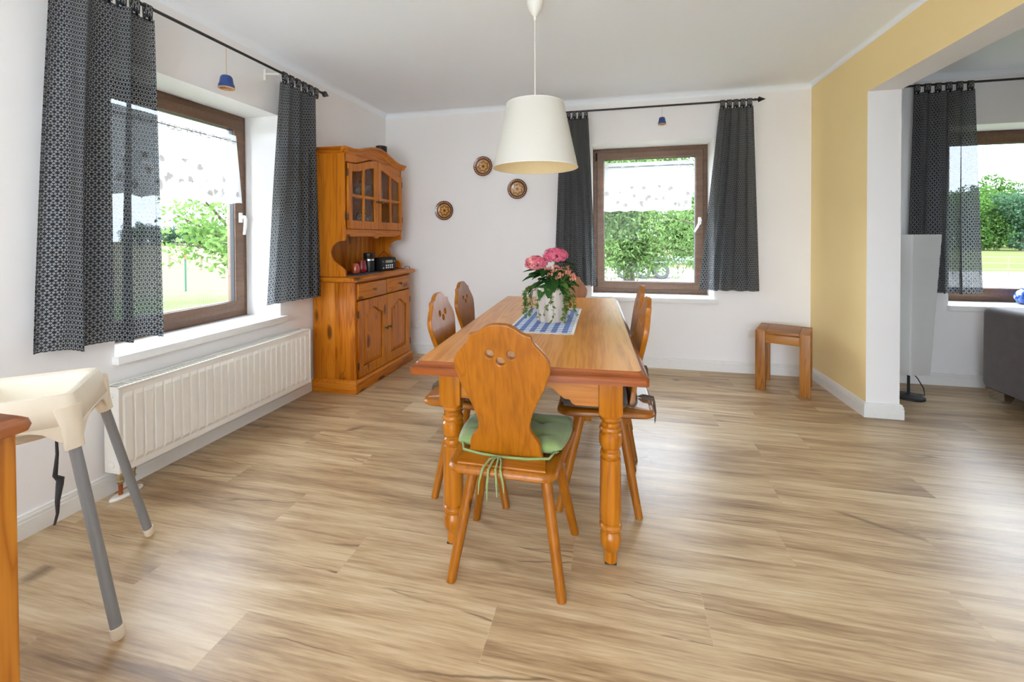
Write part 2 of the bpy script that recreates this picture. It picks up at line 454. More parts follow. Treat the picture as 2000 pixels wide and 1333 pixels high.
bm = bmesh.new(); box(bm, (XWL, XE+0.2), (YR-0.2, YWB), (CEIL, CEIL+0.25)); struct('ceiling', bm, 'ceiling_white')
bm = bmesh.new(); box(bm, (XL, XE), (YR, YB), (-0.12, -0.0002)); floor = struct('floor', bm, 'oak_plank')
plain('bounce_pale', (236, 232, 226), 0.4)
bm = bmesh.new(); box(bm, (XL, XR), (YR, Y_BOUNCE), (-0.0001, 0.0)); struct('ceiling_bounce', bm, 'bounce_pale')  # unseen pale sheet added to bounce light up to the ceiling
# planks: 0.198 x 1.25 m, end joints where the photograph shows them
PW, PL, Y0 = 0.1985, 1.247, 1.158
JOINT = {0: -0.367, -1: -1.14, -2: -1.684, 1: -0.960, 2: -0.147, 3: 0.647, 4: 1.203, 5: 0.740, 11: 1.37}
rng = random.Random(3)
row = -9     # planks start behind the camera; further back lies a pale surface added for ceiling bounce
while True:
    ya, yb = Y0 + row*PW, Y0 + (row+1)*PW
    if ya >= YB - 0.01: break
    yb = min(yb, YB - 0.002)
    x = JOINT.get(row, rng.uniform(0, PL))
    x -= math.ceil((x - XL)/PL)*PL
    while x < 5.4:
        xa, xb = max(x, XL+0.002), min(x+PL, XE-0.002)
        if xb - xa > 0.02 and not (xa > 1.6 and ya < -0.2):
            bm = bmesh.new(); box(bm, (-(xb-xa)/2, (xb-xa)/2), (-(yb-ya)/2, (yb-ya)/2), (0, 0.0045))
            for v in bm.verts:
                if v.co.z > 0.002: v.co.x -= math.copysign(0.0006, v.co.x); v.co.y -= math.copysign(0.0006, v.co.y)
            ob('plank', bm, 'oak_plank', floor, loc=((xa+xb)/2, (ya+yb)/2, -0.0045))
        x += PL
    row += 1
# coved joint between walls and ceiling
def prism_y(bm, prof, y0, y1):
    a = [bm.verts.new((x, y0, z)) for x, z in prof]; b = [bm.verts.new((x, y1, z)) for x, z in prof]; n = len(prof)
    for i in range(n): bm.faces.new((a[i], a[(i+1) % n], b[(i+1) % n], b[i]))
    bm.faces.new(a[::-1]); bm.faces.new(b)
def prism_x(bm, prof, x0, x1):
    a = [bm.verts.new((x0, y, z)) for y, z in prof]; b = [bm.verts.new((x1, y, z)) for y, z in prof]; n = len(prof)
    for i in range(n): bm.faces.new((a[i], a[(i+1) % n], b[(i+1) % n], b[i]))
    bm.faces.new(a[::-1]); bm.faces.new(b)
def cove_prof(x, s, r=0.045):
    return [(x, CEIL)] + [(x + s*(r - r*math.sin(t*PI/10)), CEIL - (r - r*math.cos(t*PI/10))) for t in range(6)][::1] + [(x, CEIL - r)]
bm = bmesh.new(); prism_y(bm, cove_prof(XL, 1), YR, YB); o = struct('trim_1', bm, 'ceiling_white'); o.data.polygons.foreach_set('use_smooth', [False]*len(o.data.polygons))
bm = bmesh.new(); prism_x(bm, cove_prof(YB, -1), XL, XR); struct('trim_2', bm, 'ceiling_white')
bm = bmesh.new(); prism_y(bm, cove_prof(XR, -1, 0.03), YR, YB); struct('trim_3', bm, 'ceiling_white')
bm = bmesh.new(); prism_x(bm, cove_prof(YB, -1), XR2, XE); struct('trim_4', bm, 'ceiling_white')
# baseboards with two grooves near the top
def bb_prof(x, s): return [(x, 0.0), (x+s*0.018, 0.0), (x+s*0.018, 0.066), (x+s*0.015, 0.068), (x+s*0.015, 0.071), (x+s*0.017, 0.073), (x+s*0.016, 0.082), (x+s*0.012, 0.084), (x+s*0.012, 0.087), (x+s*0.012, 0.092), (x+s*0.006, 0.096), (x, 0.096)]
bm = bmesh.new(); prism_y(bm, bb_prof(XL, 1), YR, YB); struct('baseboard_left', bm, 'trim_white')
bm = bmesh.new(); prism_x(bm, bb_prof(YB, -1), XL, XR); struct('baseboard_back', bm, 'trim_white')
bm = bmesh.new(); prism_x(bm, bb_prof(YB, -1), XR2, XE); struct('baseboard_living', bm, 'trim_white')
bm = bmesh.new(); _pp = [(x_, z_) for x_, z_ in bb_prof(0.0, 1)]; _R = []
for cx_, cy_, sx_, sy_ in ((XR, YB, -1, 0), (XR, 3.32, -1, -1), (XR2, 3.32, 1, -1), (XR2, YB, 1, 0)):
    _R.append([bm.verts.new((cx_+sx_*d_, cy_+sy_*d_, z_)) for d_, z_ in _pp])
for a_, b_ in zip(_R, _R[1:]):
    for i in range(len(_pp)): bm.faces.new((a_[i], a_[(i+1) % len(_pp)], b_[(i+1) % len(_pp)], b_[i]))
bm.faces.new(_R[0][::-1]); bm.faces.new(_R[-1]); struct('baseboard_right', bm, 'trim_white')

# ------------------------------------------------------------------ windows (built facing -Y at the back wall; root at inside lower left corner of the frame)
def window(n, loc, rz, width, cls, handle=True, hinge=True, slab=0.04, rear=False):
    r = empty('window_%d' % n, loc, rz); r['kind'] = 'structure'
    H_ = WZ[1] - WZ[0]; fw, sw = 0.055, 0.072
    def frame(name, x0, x1, z0, z1, wd, y0, y1, mat, bev=0.006, wb=None):
        wb = wb or wd
        me = board(rect(x0, x1, z0, z1), [rect(x0+wd, x1-wd, z0+wb, z1-wd)], y1-y0, bev, Matrix.Translation((0, (y0+y1)/2, 0)) @ AX['XZ'], 2)
        return ob(name, me, mat, r, 'auto')
    frame('frame', 0, width, 0, H_, fw, 0.0, 0.075, 'window_brown')
    s = frame('sash', fw-0.018, width-fw+0.018, fw-0.014, H_-fw+0.018, sw, -0.016, 0.06, 'window_brown', 0.008)
    g0 = fw-0.018+sw
    frame('gasket', g0-0.004, width-g0+0.004, g0+0.0, H_-g0+0.004, 0.007, -0.004, 0.03, 'rubber_dark', 0.001)
    B('pane', r, 'window_glass', (g0-0.006, width-g0+0.006), (0.018, 0.022), (g0-0.006, H_-g0+0.006), 0)
    for x in ((0.0, 0.035), (width-0.035, width)):
        B('shutter_rail', r, 'rail_grey', x, (0.085, 0.125), (0, H_), 0.003)
    B('sill', r, 'sill_white', (-0.012, width+0.03), (-0.28-slab, -0.001), (-0.042, 0.0015), 0.006)
    B('outer_sill', r, 'sill_white', (-0.02, width+0.02), (0.076, 0.21), (-0.03, 0.0), 0.004)
    if handle:
        hx = width - fw - 0.018; hz = 0.70
        h = B('handle', r, 'handle_white', (hx-0.014, hx+0.014), (-0.028, -0.016), (hz-0.035, hz+0.035), 0.004)
        bm = bmesh.new(); tube(bm, [(hx, -0.02, hz+0.005), (hx, -0.055, hz+0.005)], 0.011, 10)
        if handle == 'down': tube(bm, [(hx, -0.056, hz+0.01), (hx, -0.064, hz-0.01), (hx, -0.062, hz-0.06), (hx, -0.052, hz-0.12)], [0.011, 0.012, 0.011, 0.009], 10)
        else: tube(bm, [(hx+0.004, -0.056, hz+0.012), (hx-0.004, -0.062, hz-0.01), (hx-0.026, -0.06, hz-0.06), (hx-0.05, -0.052, hz-0.105)], [0.011, 0.012, 0.011, 0.009], 10)
        ob('lever', bm, 'handle_white', h, 'auto')
    if hinge:
        T('hinge', r, 'hinge_dark', [(0.034, -0.022, H_-0.12), (0.034, -0.022, H_-0.04)], 0.008)
        T('hinge', r, 'hinge_dark', [(0.034, -0.022, 0.06), (0.034, -0.022, 0.14)], 0.008)
    return r
window(1, (XL-0.28, W1[0], WZ[0]), PI/2, W1[1]-W1[0], 'left', 'down')
window(2, (W2[0], YB+0.28, WZ[0]), 0, W2[1]-W2[0], 'back', 'tilt')
window(3, (W3[0], YB+0.28, WZ[0]), 0, W3[1]-W3[0], 'living', 'down')
def fill_window(n, loc, rz, width, height, parts):
    r = empty('window_%d' % n, loc, rz); r['kind'] = 'structure'
    hs = []; wd = (width-0.08)/parts
    for i in range(parts): hs.append(rect(0.04+i*wd+0.05, 0.04+(i+1)*wd-0.05, 0.09, height-0.09))
    ob('frame', board(rect(0, width, 0, height), hs, 0.07, 0.004, Matrix.Translation((0, 0.06, 0)) @ AX['XZ']), 'window_brown', r)
    for h in hs: B('pane', r, 'window_glass', (h[0][0]-0.01, h[1][0]+0.01), (0.058, 0.062), (0.08, height-0.08), 0)
fill_window(4, (0.8, YR, 0.08), PI, 2.4, 2.2, 2)  # unseen rear window, added to fill the room with daylight

# ------------------------------------------------------------------ outdoors
GZ = -0.9
def meadow_mat():
    k = NT('meadow'); co = k.objco(False)
    sp = k.add('ShaderNodeSeparateXYZ'); k.link(co, sp.inputs[0])
    n = k.noise(co, 0.35, 4); n2 = k.noise(co, 9, 3)
    dist = k.math('POWER', k.math('ADD', k.math('POWER', sp.outputs[0], 2.0), k.math('POWER', sp.outputs[1], 2.0)), 0.5)
    far = k.math('MULTIPLY', k.math('SUBTRACT', k.math('ADD', dist, k.math('MULTIPLY', n, 10)), 20.0), 0.16, clamp=True)
    g = k.mix(n2, s2l((58, 78, 34)), s2l((80, 98, 52)))
    d = k.mix(n2, s2l((78, 74, 58)), s2l((98, 92, 74)))
    e = k.mix(n, s2l((62, 74, 40)), s2l((84, 84, 56)))
    d = k.mix(k.math('GREATER_THAN', sp.outputs[0], 8.0), d, e)
    patch = k.ramp(n, [(0.42, 0.0), (0.58, 1.0)])
    c = k.mix(k.math('MAXIMUM', far, k.math('MULTIPLY', patch, 0.75)), g, d)
    k.link(c, k.b.inputs['Base Color']); k.b.inputs['Roughness'].default_value = 1.0; k.b.inputs['Specular IOR Level'].default_value = 0.0
meadow_mat()
def leaf_mat(name, a, b, tl=0.35):
    k = NT(name); co = k.objco()
    n = k.noise(co, 3.0 if 'far' not in name else 0.5, 3)
    geo = k.add('ShaderNodeNewGeometry').outputs['Random Per Island']
    c = k.mix(k.math('ADD', k.math('MULTIPLY', n, 0.5), k.math('MULTIPLY', geo, 0.5)), s2l(a), s2l(b))
    df = k.add('ShaderNodeBsdfDiffuse'); k.link(c, df.inputs[0]); t_ = k.add('ShaderNodeBsdfTranslucent'); k.link(c, t_.inputs[0])
    m = k.add('ShaderNodeMixShader'); m.inputs[0].default_value = tl; k.link(df.outputs[0], m.inputs[1]); k.link(t_.outputs[0], m.inputs[2])
    k.link(m.outputs[0], k.out.inputs['Surface'])
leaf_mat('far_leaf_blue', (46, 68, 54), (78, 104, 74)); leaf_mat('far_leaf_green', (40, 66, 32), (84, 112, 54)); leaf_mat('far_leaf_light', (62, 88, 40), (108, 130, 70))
leaf_mat('near_leaf', (62, 88, 40), (110, 136, 76)); leaf_mat('willow_leaf', (56, 84, 40), (124, 146, 92))
plain('bark', (70, 62, 52), 0.9, noise=0.2, nscale=20); plain('post_wood', (96, 86, 68), 0.9, noise=0.15)
plain('stake_green', (30, 70, 48), 0.6); plain('stake_orange', (140, 70, 40), 0.6); plain('wire', (90, 94, 90), 0.5)
plain('tyre', (56, 56, 58), 0.8); plain('rim_grey', (130, 130, 128), 0.5); plain('trailer_paint', (100, 104, 108), 0.5)
plain('concrete_path', (140, 132, 122), 0.9, noise=0.06, nscale=3)
bm = bmesh.new(); box(bm, (-260, 260), (-200, 300), (GZ-0.5, GZ)); g = ob('ground', bm, 'meadow'); g['kind'] = 'structure'
bm = bmesh.new(); box(bm, (-14, 30), (15.5, 30), (GZ+0.001, GZ+0.012)); g = ob('yard_paving', bm, 'concrete_path'); g['kind'] = 'structure'
plain('bounce_white', (244, 243, 241), 0.9, noise=0.04, nscale=4)
bm = bmesh.new(); box(bm, (-6, 12), (-14, YR-0.2), (GZ+0.001, -0.12)); g = ob('light_bounce_slab', bm, 'bounce_white'); g['kind'] = 'structure'  # unseen pale slab outside the rear opening, added to bounce light onto the ceiling
def cards(rs, n, size, sampler, aspect=0.6, droop=0.0):
    """n small leaf quads placed by sampler(i) -> centre; returns verts, faces"""
    V = np.zeros((n*4, 3)); 
    for i in range(n):
        c = np.array(sampler(i)); a = rs.normal(size=3); a[2] -= droop; a /= np.linalg.norm(a); b = np.cross(a, rs.normal(size=3)); b /= np.linalg.norm(b)
        s = size*(0.6+0.8*rs.rand())
        V[4*i] = c - a*s*0.5; V[4*i+1] = c + b*s*0.5*aspect; V[4*i+2] = c + a*s*0.5; V[4*i+3] = c - b*s*0.5*aspect
    F = [(4*i, 4*i+1, 4*i+2, 4*i+3) for i in range(n)]
    return V, F
def mesh_vf(name, V, F):
    me = bpy.data.meshes.new(name); me.from_pydata([tuple(v) for v in V], [], F); me.update(); return me
def crown_mesh(seed, nb, R, Hc, n, size):
    """crown of leaf cards gathered in nb clumps inside an ellipsoid R x Hc, centre at Hc"""
    rs = np.random.RandomState(seed); cl = []
    while len(cl) < nb:
        p = rs.uniform(-1, 1, 3)
        if 0.25 < np.linalg.norm(p) < 1: cl.append((p*np.array([R*0.72, R*0.72, Hc*0.74]), R*rs.uniform(0.28, 0.46)))
    def smp(i):
        c, r = cl[i % nb]; d = rs.normal(size=3); d /= np.linalg.norm(d)
        p = c + d*r*rs.uniform(0.75, 1.0); return (p[0], p[1], p[2] + Hc)
    V, F = cards(rs, n, size, smp, 0.8); return mesh_vf('crown', V, F)
CROWNS = {}
def far_tree(name, label, loc, h, mat, mesh, sx=1.0, group=None, trunk=0.18):
    r = thing(name, label, 'tree', loc, random.uniform(0, 6), group)
    key = (mesh.name, mat)
    if key not in CROWNS: CROWNS[key] = mesh.copy()
    c = ob('crown', CROWNS[key], mat, r); c.scale = (h*sx, h*sx, h)
    T('trunk', r, 'bark', [(0, 0, -0.05), (0.03*h, 0, h*0.22), (0.01*h, 0.02*h, h*0.6)], [h*0.030, h*0.022, h*0.012], 6)
    return r
crowns = [crown_mesh(s, 30, 0.36, 0.44, 12000, 0.024) for s in (1, 2, 3)]
for c in crowns:
    c.transform(Matrix.Translation((0, 0, -0.04)))
def polar(u, d):
    """a spot outdoors d metres from the house on bearing u (0 = far left of the plot, 2000 = far right)"""
    t = (u-1000)/F_PX
    return Vector((-math.sin(YAW)+t*math.cos(YAW), math.cos(YAW)+t*math.sin(YAW)))*d
ORD = ['leftmost', 'second from the left', 'third from the left', 'fourth from the left', 'fifth from the left', 'sixth from the left', 'seventh from the left', 'eighth from the left', 'ninth from the left', 'tenth from the left', 'eleventh from the left', 'twelfth from the left']
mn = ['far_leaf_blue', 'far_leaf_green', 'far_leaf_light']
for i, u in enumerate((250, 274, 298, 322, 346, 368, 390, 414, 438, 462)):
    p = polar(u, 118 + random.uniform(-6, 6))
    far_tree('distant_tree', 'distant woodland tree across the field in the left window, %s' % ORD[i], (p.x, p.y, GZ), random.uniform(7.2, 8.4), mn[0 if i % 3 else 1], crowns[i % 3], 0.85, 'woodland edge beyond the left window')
for i, (u, d, h) in enumerate(((1780, 68, 11.5), (1835, 60, 10), (1878, 72, 13.5), (1912, 58, 10.5), (1952, 70, 14.6), (1996, 56, 11), (2040, 70, 14.0), (2090, 60, 12), (2150, 68, 13))):
    p = polar(u, d)
    far_tree('woodland_tree', 'tall leafy tree of the wood in the living room window, %s' % ORD[i], (p.x, p.y, GZ), h, mn[(i+1) % 3 if i % 2 else 1], crowns[i % 3], 0.95, 'wood beyond the living room window')
# fruit tree close to the left window
def leafy(name, label, loc, seed, n, size, sampler, mat, limbs, aspect=0.5, droop=0.0, trunk_r=0.1):
    r = thing(name, label, 'tree', loc); rs = np.random.RandomState(seed)
    V, F = cards(rs, n, size, lambda i: sampler(rs, i), aspect, droop)
    ob('foliage', mesh_vf('foliage', V, F), mat, r)
    T('trunk', r, 'bark', limbs[0][0], limbs[0][1], 8)
    for p, rr in limbs[1:]: T('branch', r, 'bark', p, rr, 6)
    return r
def branchy(rs, limbs, spread):
    ps = limbs[1 + rs.randint(len(limbs)-1)][0]; k = rs.randint(len(ps)-1); t = rs.rand()
    p = np.array(ps[k])*(1-t) + np.array(ps[k+1])*t
    return p + rs.normal(size=3)*spread
fr = polar(492, 11.0)
fl = [([(0, 0, -0.05), (0.03, 0.0, 0.8), (0.0, 0.05, 1.5)], [0.13, 0.1, 0.08])]
_rs = random.Random(5)
for i in range(15):
    a = i*2.4; l = _rs.uniform(1.2, 2.0); zt = _rs.uniform(0.3, 1.9)
    fl.append(([(0, 0.05, 1.3), (math.cos(a)*l*0.5, math.sin(a)*l*0.5, 1.6+zt*0.5), (math.cos(a)*l, math.sin(a)*l, 1.45+zt)], [0.05, 0.03, 0.01]))
leafy('fruit_tree', 'light green fruit tree with drooping branches outside the left window', (fr.x, fr.y, GZ), 4, 6500, 0.13, lambda rs, i: branchy(rs, fl, 0.20), 'near_leaf', fl, 0.55)
# willow-leaved tree filling the back window
wl = [([(0, 0, -0.05), (0.05, 0, 0.8), (0.0, 0, 1.6)], [0.20, 0.17, 0.15])]
for i in range(30):
    a = i*2.399; l = _rs.uniform(1.2, 3.0); zt = _rs.uniform(0.0, 3.4)
    e = (math.cos(a)*l, math.sin(a)*l*0.8, 1.2+zt*0.9)
    wl.append(([(0, 0, 1.3+zt*0.25), (e[0]*0.5, e[1]*0.5, 1.6+zt), e], [0.07, 0.04, 0.012]))
leafy('willow_tree', 'pale green leafy tree with a grey trunk outside the back window', (0.42, 13.2, GZ), 9, 48000, 0.12, lambda rs, i: branchy(rs, wl, 0.26), 'willow_leaf', wl, 0.34, 0.5)
# hedge row behind the yard so the window shows no bare horizon
for i, x in enumerate((-9, -4.5, 0.5, 5.5, 10)):
    far_tree('yard_tree', 'dark yard tree behind the trailer in the back window, %s' % ORD[i], (x, 34 + (i % 2)*2, GZ), 7.0, 'far_leaf_green', crowns[(i+1) % 3], 0.95, 'trees behind the trailer')
# trailer on three wheels
tr = thing('farm_trailer', 'grey flatbed trailer with round tyres parked behind the window tree', 'trailer', (2.2, 22.0, GZ))
B('bed', tr, 'trailer_paint', (-2.4, 3.2), (0.0, 1.9), (0.78, 0.98), 0.02)
B('side_rail', tr, 'trailer_paint', (-2.4, 3.2), (-0.04, 0.0), (0.9, 1.12), 0.01)
for x in (-1.65, -0.75, 0.1):
    for y in (0.05, 1.65):
        t_ = L('wheel', tr, 'tyre', [(0.14, 0), (0.33, 0.0), (0.37, 0.04), (0.37, 0.18), (0.33, 0.22), (0.14, 0.22)], 24, loc=(x, y+0.22, 0.375), rot=(PI/2, 0, 0))
        L('hub', t_, 'rim_grey', [(0.20, 0.215), (0.20, 0.225), (0.12, 0.235), (0.06, 0.26), (0.03, 0.265)], 16)
def post(name, label, cat, u, d, h, parts):
    p = polar(u, d); r = thing(name, label, cat, (p.x, p.y, GZ)); z = -0.05
    for nm, mat, z0, z1, rad in parts: T(nm, r, mat, [(0, 0, z0), (0, 0, z1)], rad, 8)
    return r
post('marker_stake', 'green stake with an orange top standing in the meadow', 'stake', 361.5, 17.0, 1.7, [('pole', 'stake_green', -0.05, 1.55, 0.035), ('sleeve', 'stake_orange', 1.25, 1.75, 0.06)])
for k_, (u, d, h) in enumerate(((392, 28, 0.95), (330, 30, 0.95), (381, 36, 0.8))):
    p = polar(u, d); r = thing('fence_post', ['weathered meadow post with a slanting brace, right of the green stake', 'weathered meadow post with a brace beside the printed curtain', 'thin weathered post far out in the meadow'][k_], 'post', (p.x, p.y, GZ), 0.7, 'posts in the meadow')
    T('pole', r, 'post_wood', [(0, 0, -0.05), (0, 0, h)], 0.075 if k_ < 2 else 0.04, 8)
    if k_ < 2: T('brace', r, 'post_wood', [(0, 0, h*0.8), (1.1, 0, 0.0)], 0.035, 6)
def wire_fence(name, label, pts, h, nv, rows=3, rad=0.006, posts=True):
    r = thing(name, label, 'fence', (pts[0][0], pts[0][1], GZ)); o = Vector((pts[0][0], pts[0][1], 0))
    a = Vector((*pts[0], 0)) - o; b = Vector((*pts[1], 0)) - o
    for k_ in range(rows): T('wire', r, 'wire', [a + Vector((0, 0, h*(k_+1)/rows)), b + Vector((0, 0, h*(k_+1)/rows))], rad, 4)
    for i in range(nv+1):
        p = a.lerp(b, i/nv); T('upright', r, 'wire' if not posts else 'post_wood', [p + Vector((0, 0, -0.02)), p + Vector((0, 0, h+0.02))], rad if not posts else 0.03, 5)
p0, p1 = polar(215, 11.5), polar(505, 12.0)
wire_fence('garden_netting', 'fine wire netting fence at the edge of the lawn', ((p0.x, p0.y), (p1.x, p1.y)), 0.55, 70, 4, 0.004, False)
p0, p1 = polar(1760, 24), polar(2150, 21)
wire_fence('pasture_fence', 'thin wire pasture fence in the living room window', ((p0.x, p0.y), (p1.x, p1.y)), 0.95, 7, 3, 0.012)
# ------------------------------------------------------------------ dining table
def rrect(hx, hy, r, n=5):
    out = []
    for cx, cy, a0 in ((hx-r, hy-r, 0), (-hx+r, hy-r, PI/2), (-hx+r, -hy+r, PI), (hx-r, -hy+r, 1.5*PI)):
        for i in range(n+1):
            a = a0 + i*PI/2/n; out.append((cx+r*math.cos(a), cy+r*math.sin(a)))
    return out
def loft(bm, rings, cap0=True, cap1=True):
    R = [[bm.verts.new(p) for p in r] for r in rings]; n = len(R[0])
    for a, b in zip(R, R[1:]):
        for i in range(n): bm.faces.new((a[i], a[(i+1) % n], b[(i+1) % n], b[i]))
    if cap0: bm.faces.new(R[0][::-1])
    if cap1: bm.faces.new(R[-1])
    return R
TAB = (-0.345, 2.385, 0.0); TRZ = math.radians(2.6)
HX, HY, TT = 0.425, 0.905, 0.742
tb = thing('dining_table', 'long honey-coloured wooden dining table with turned legs', 'table', TAB, TRZ)
bm = bmesh.new()
prof = [(0.020, TT-0.046), (0.0, TT-0.045), (0.0, TT-0.022), (0.003, TT-0.018), (0.008, TT-0.016), (0.014, TT-0.012), (0.018, TT-0.006), (0.0195, TT-0.003), (0.022, TT-0.003), (0.024, TT)]
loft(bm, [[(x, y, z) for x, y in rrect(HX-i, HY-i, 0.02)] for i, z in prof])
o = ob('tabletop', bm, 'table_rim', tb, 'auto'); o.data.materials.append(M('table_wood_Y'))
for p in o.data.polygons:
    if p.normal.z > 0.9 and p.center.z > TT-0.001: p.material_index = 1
LX, LY = 0.302, 0.765
legp = [(0.0235, 0.004), (0.0245, 0.045), (0.030, 0.053), (0.037, 0.070), (0.039, 0.089), (0.037, 0.105), (0.031, 0.115), (0.030, 0.121), (0.036, 0.124), (0.0405, 0.131), (0.0405, 0.139), (0.036, 0.146), (0.0315, 0.149), (0.0315, 0.153), (0.0375, 0.156), (0.0388, 0.165), (0.0395, 0.20), (0.0385, 0.30), (0.0368, 0.385), (0.0315, 0.389), (0.0315, 0.393), (0.037, 0.397), (0.038, 0.404), (0.036, 0.411), (0.0295, 0.417), (0.0295, 0.424), (0.037, 0.430), (0.0405, 0.442), (0.041, 0.458), (0.0405, 0.474), (0.0345, 0.482), (0.0345, 0.486), (0.040, 0.490), (0.041, 0.496), (0.038, 0.503), (0.0305, 0.508), (0.0300, 0.518), (0.0345, 0.526), (0.0385, 0.530), (0.039, 0.536), (0.034, 0.543)]
for sx in (-1, 1):
    for sy in (-1, 1):
        bm = bmesh.new(); lathe(bm, legp, 24)
        hb = 0.0425
        rings = [[(x, y, z) for x, y in rrect(h, h, rd)] for h, z, rd in ((0.034, 0.538, 0.02), (hb, 0.556, 0.006), (hb, 0.697, 0.004))]
        loft(bm, rings)
        lg = ob('leg', bm, 'table_leg_Z', tb, 'auto', (sx*LX, sy*LY, 0.0))
        B('felt_pad', lg, 'rubber_dark', (-0.021, 0.021), (-0.021, 0.021), (0.0, 0.004), 0)
def apron_outline(half):
    r = [(half, 0.0), (half, -0.118), (half-0.09, -0.118)]
    r += [(p.x, p.y) for p in ease([(half-0.09, -0.118), (half-0.105, -0.110), (half-0.112, -0.098), (half-0.13, -0.096), (half-0.15, -0.082), (half-0.175, -0.062), (half-0.20, -0.056)], 4)]
    return r + [(-x, z) for x, z in r[::-1]]
for s in (-1, 1):
    ob('apron', board(apron_outline(LX-0.036), (), 0.022, 0.002, Matrix.Translation((0, s*(LY+0.018), 0.697)) @ AX['XZ']), 'table_leg_X', tb)
    B('bead', tb, 'table_leg_X', (-LX+0.04, LX-0.04), (min(s*(LY+0.027), s*(LY+0.036)), max(s*(LY+0.027), s*(LY+0.036))), (0.672, 0.680), 0.003)
    ob('apron', board(apron_outline(LY-0.036), (), 0.022, 0.002, Matrix.Translation((s*(LX+0.018), 0, 0.697)) @ AX['YZ']), 'table_leg_Y', tb)

# ------------------------------------------------------------------ farmhouse chair (front +Y)
def make_chair():
    r = empty('dining_chair')
    def sp(h1, h0, d1, d0, z, rd=0.05, n=5):   # seat outline: rear half-width h0 at y=-d0, front half-width h1 at y=d1
        out = []
        for cx, cy, a0 in ((h1-rd, d1-rd, 0), (-h1+rd, d1-rd, PI/2), (-h0+rd, -d0+rd, PI), (h0-rd, -d0+rd, 1.5*PI)):
            for i in range(n+1): a = a0+i*PI/2/n; out.append((cx+rd*math.cos(a), cy+rd*math.sin(a), z))
        return out
    bm = bmesh.new()
    loft(bm, [sp(0.212-i, 0.186-i, 0.21-i, 0.21-i, z) for i, z in ((0.008, 0.417), (0.0, 0.424), (0.0, 0.434), (0.004, 0.441), (0.010, 0.445))])
    ob('seat', bm, 'chair_wood_Y', r, 'auto')
    hw = [(0, .918), (.018, .9175), (.036, .914), (.055, .904), (.070, .892), (.085, .885), (.098, .883), (.104, .881), (.106, .868), (.115, .853), (.130, .838), (.148, .817), (.160, .797), (.163, .780), (.160, .755), (.145, .712), (.122, .665), (.103, .622), (.092, .588), (.089, .565), (.093, .545), (.106, .527), (.118, .512), (.1225, .497), (.1235, .48), (.128, .462), (.134, .436)]
    le = math.cos(math.atan2(0.085, 0.475))
    pts = [(x, (z-0.436)/le) for x, z in hw]
    out = pts + [(-x, y) for x, y in pts[::-1] if x > 0]
    zh = lambda z: (z-0.436)/le
    lean = Matrix.Translation((0, -0.110, 0.436)) @ Matrix.Rotation(math.atan2(0.085, 0.475), 4, 'X') @ AX['XZ']
    ob('backrest', board(out, [circ(-0.0365, zh(.8175), 0.0148), circ(0.0365, zh(.8175), 0.0148), circ(0, zh(.7935), 0.0148)], 0.023, 0.0035, lean, 2), 'chair_wood_Z', r, 'auto')
    bm = bmesh.new()   # raised block the backrest is tenoned into
    a = [(-0.140, -0.122), (0.140, -0.122), (0.150, -0.190), (-0.150, -0.190)]
    loft(bm, [[(x, y, 0.444) for x, y in a], [(x*0.985, y, 0.456) for x, y in a[:2]] + [(x*0.985, y*0.985, 0.449) for x, y in a[2:]]])
    ob('back_block', bm, 'chair_wood_X', r)
    for y in (-0.07, 0.10): B('batten', r, 'chair_wood_X', (-0.145, 0.145), (y-0.04, y+0.04), (0.375, 0.4175), 0.003)
    for s in (-1, 1):
        for (x0, y0), (x1, y1) in (((0.125, -0.065), (0.193, -0.140)), ((0.135, 0.105), (0.207, 0.200))):
            T('leg', r, 'chair_wood_Z', [(s*x1, y1, 0.0), (s*(x0*.35+x1*.65), y0*.35+y1*.65, 0.14), (s*x0, y0, 0.405)], [0.0165, 0.0185, 0.020], 12)
    return r
GREEN = NT('cushion_green')
def fabric(k, a, b, sc=700):
    co = k.objco(False); n = k.noise(co, sc, 2); n2 = k.noise(co, 14, 3)
    k.link(k.mix(k.math('ADD', k.math('MULTIPLY', n, 0.5), k.math('MULTIPLY', n2, 0.5)), s2l(a), s2l(b)), k.b.inputs['Base Color'])
    k.b.inputs['Roughness'].default_value = 0.9; k.b.inputs['Specular IOR Level'].default_value = 0.2; k.b.inputs['Sheen Weight'].default_value = 0.2
    k.bump(n, 0.25, 0.001)
fabric(GREEN, (112, 129, 76), (136, 153, 97))
fabric(NT('cushion_brown'), (74, 62, 54), (104, 90, 80))
fabric(NT('sofa_weave'), (88, 80, 80), (124, 116, 114), 260)
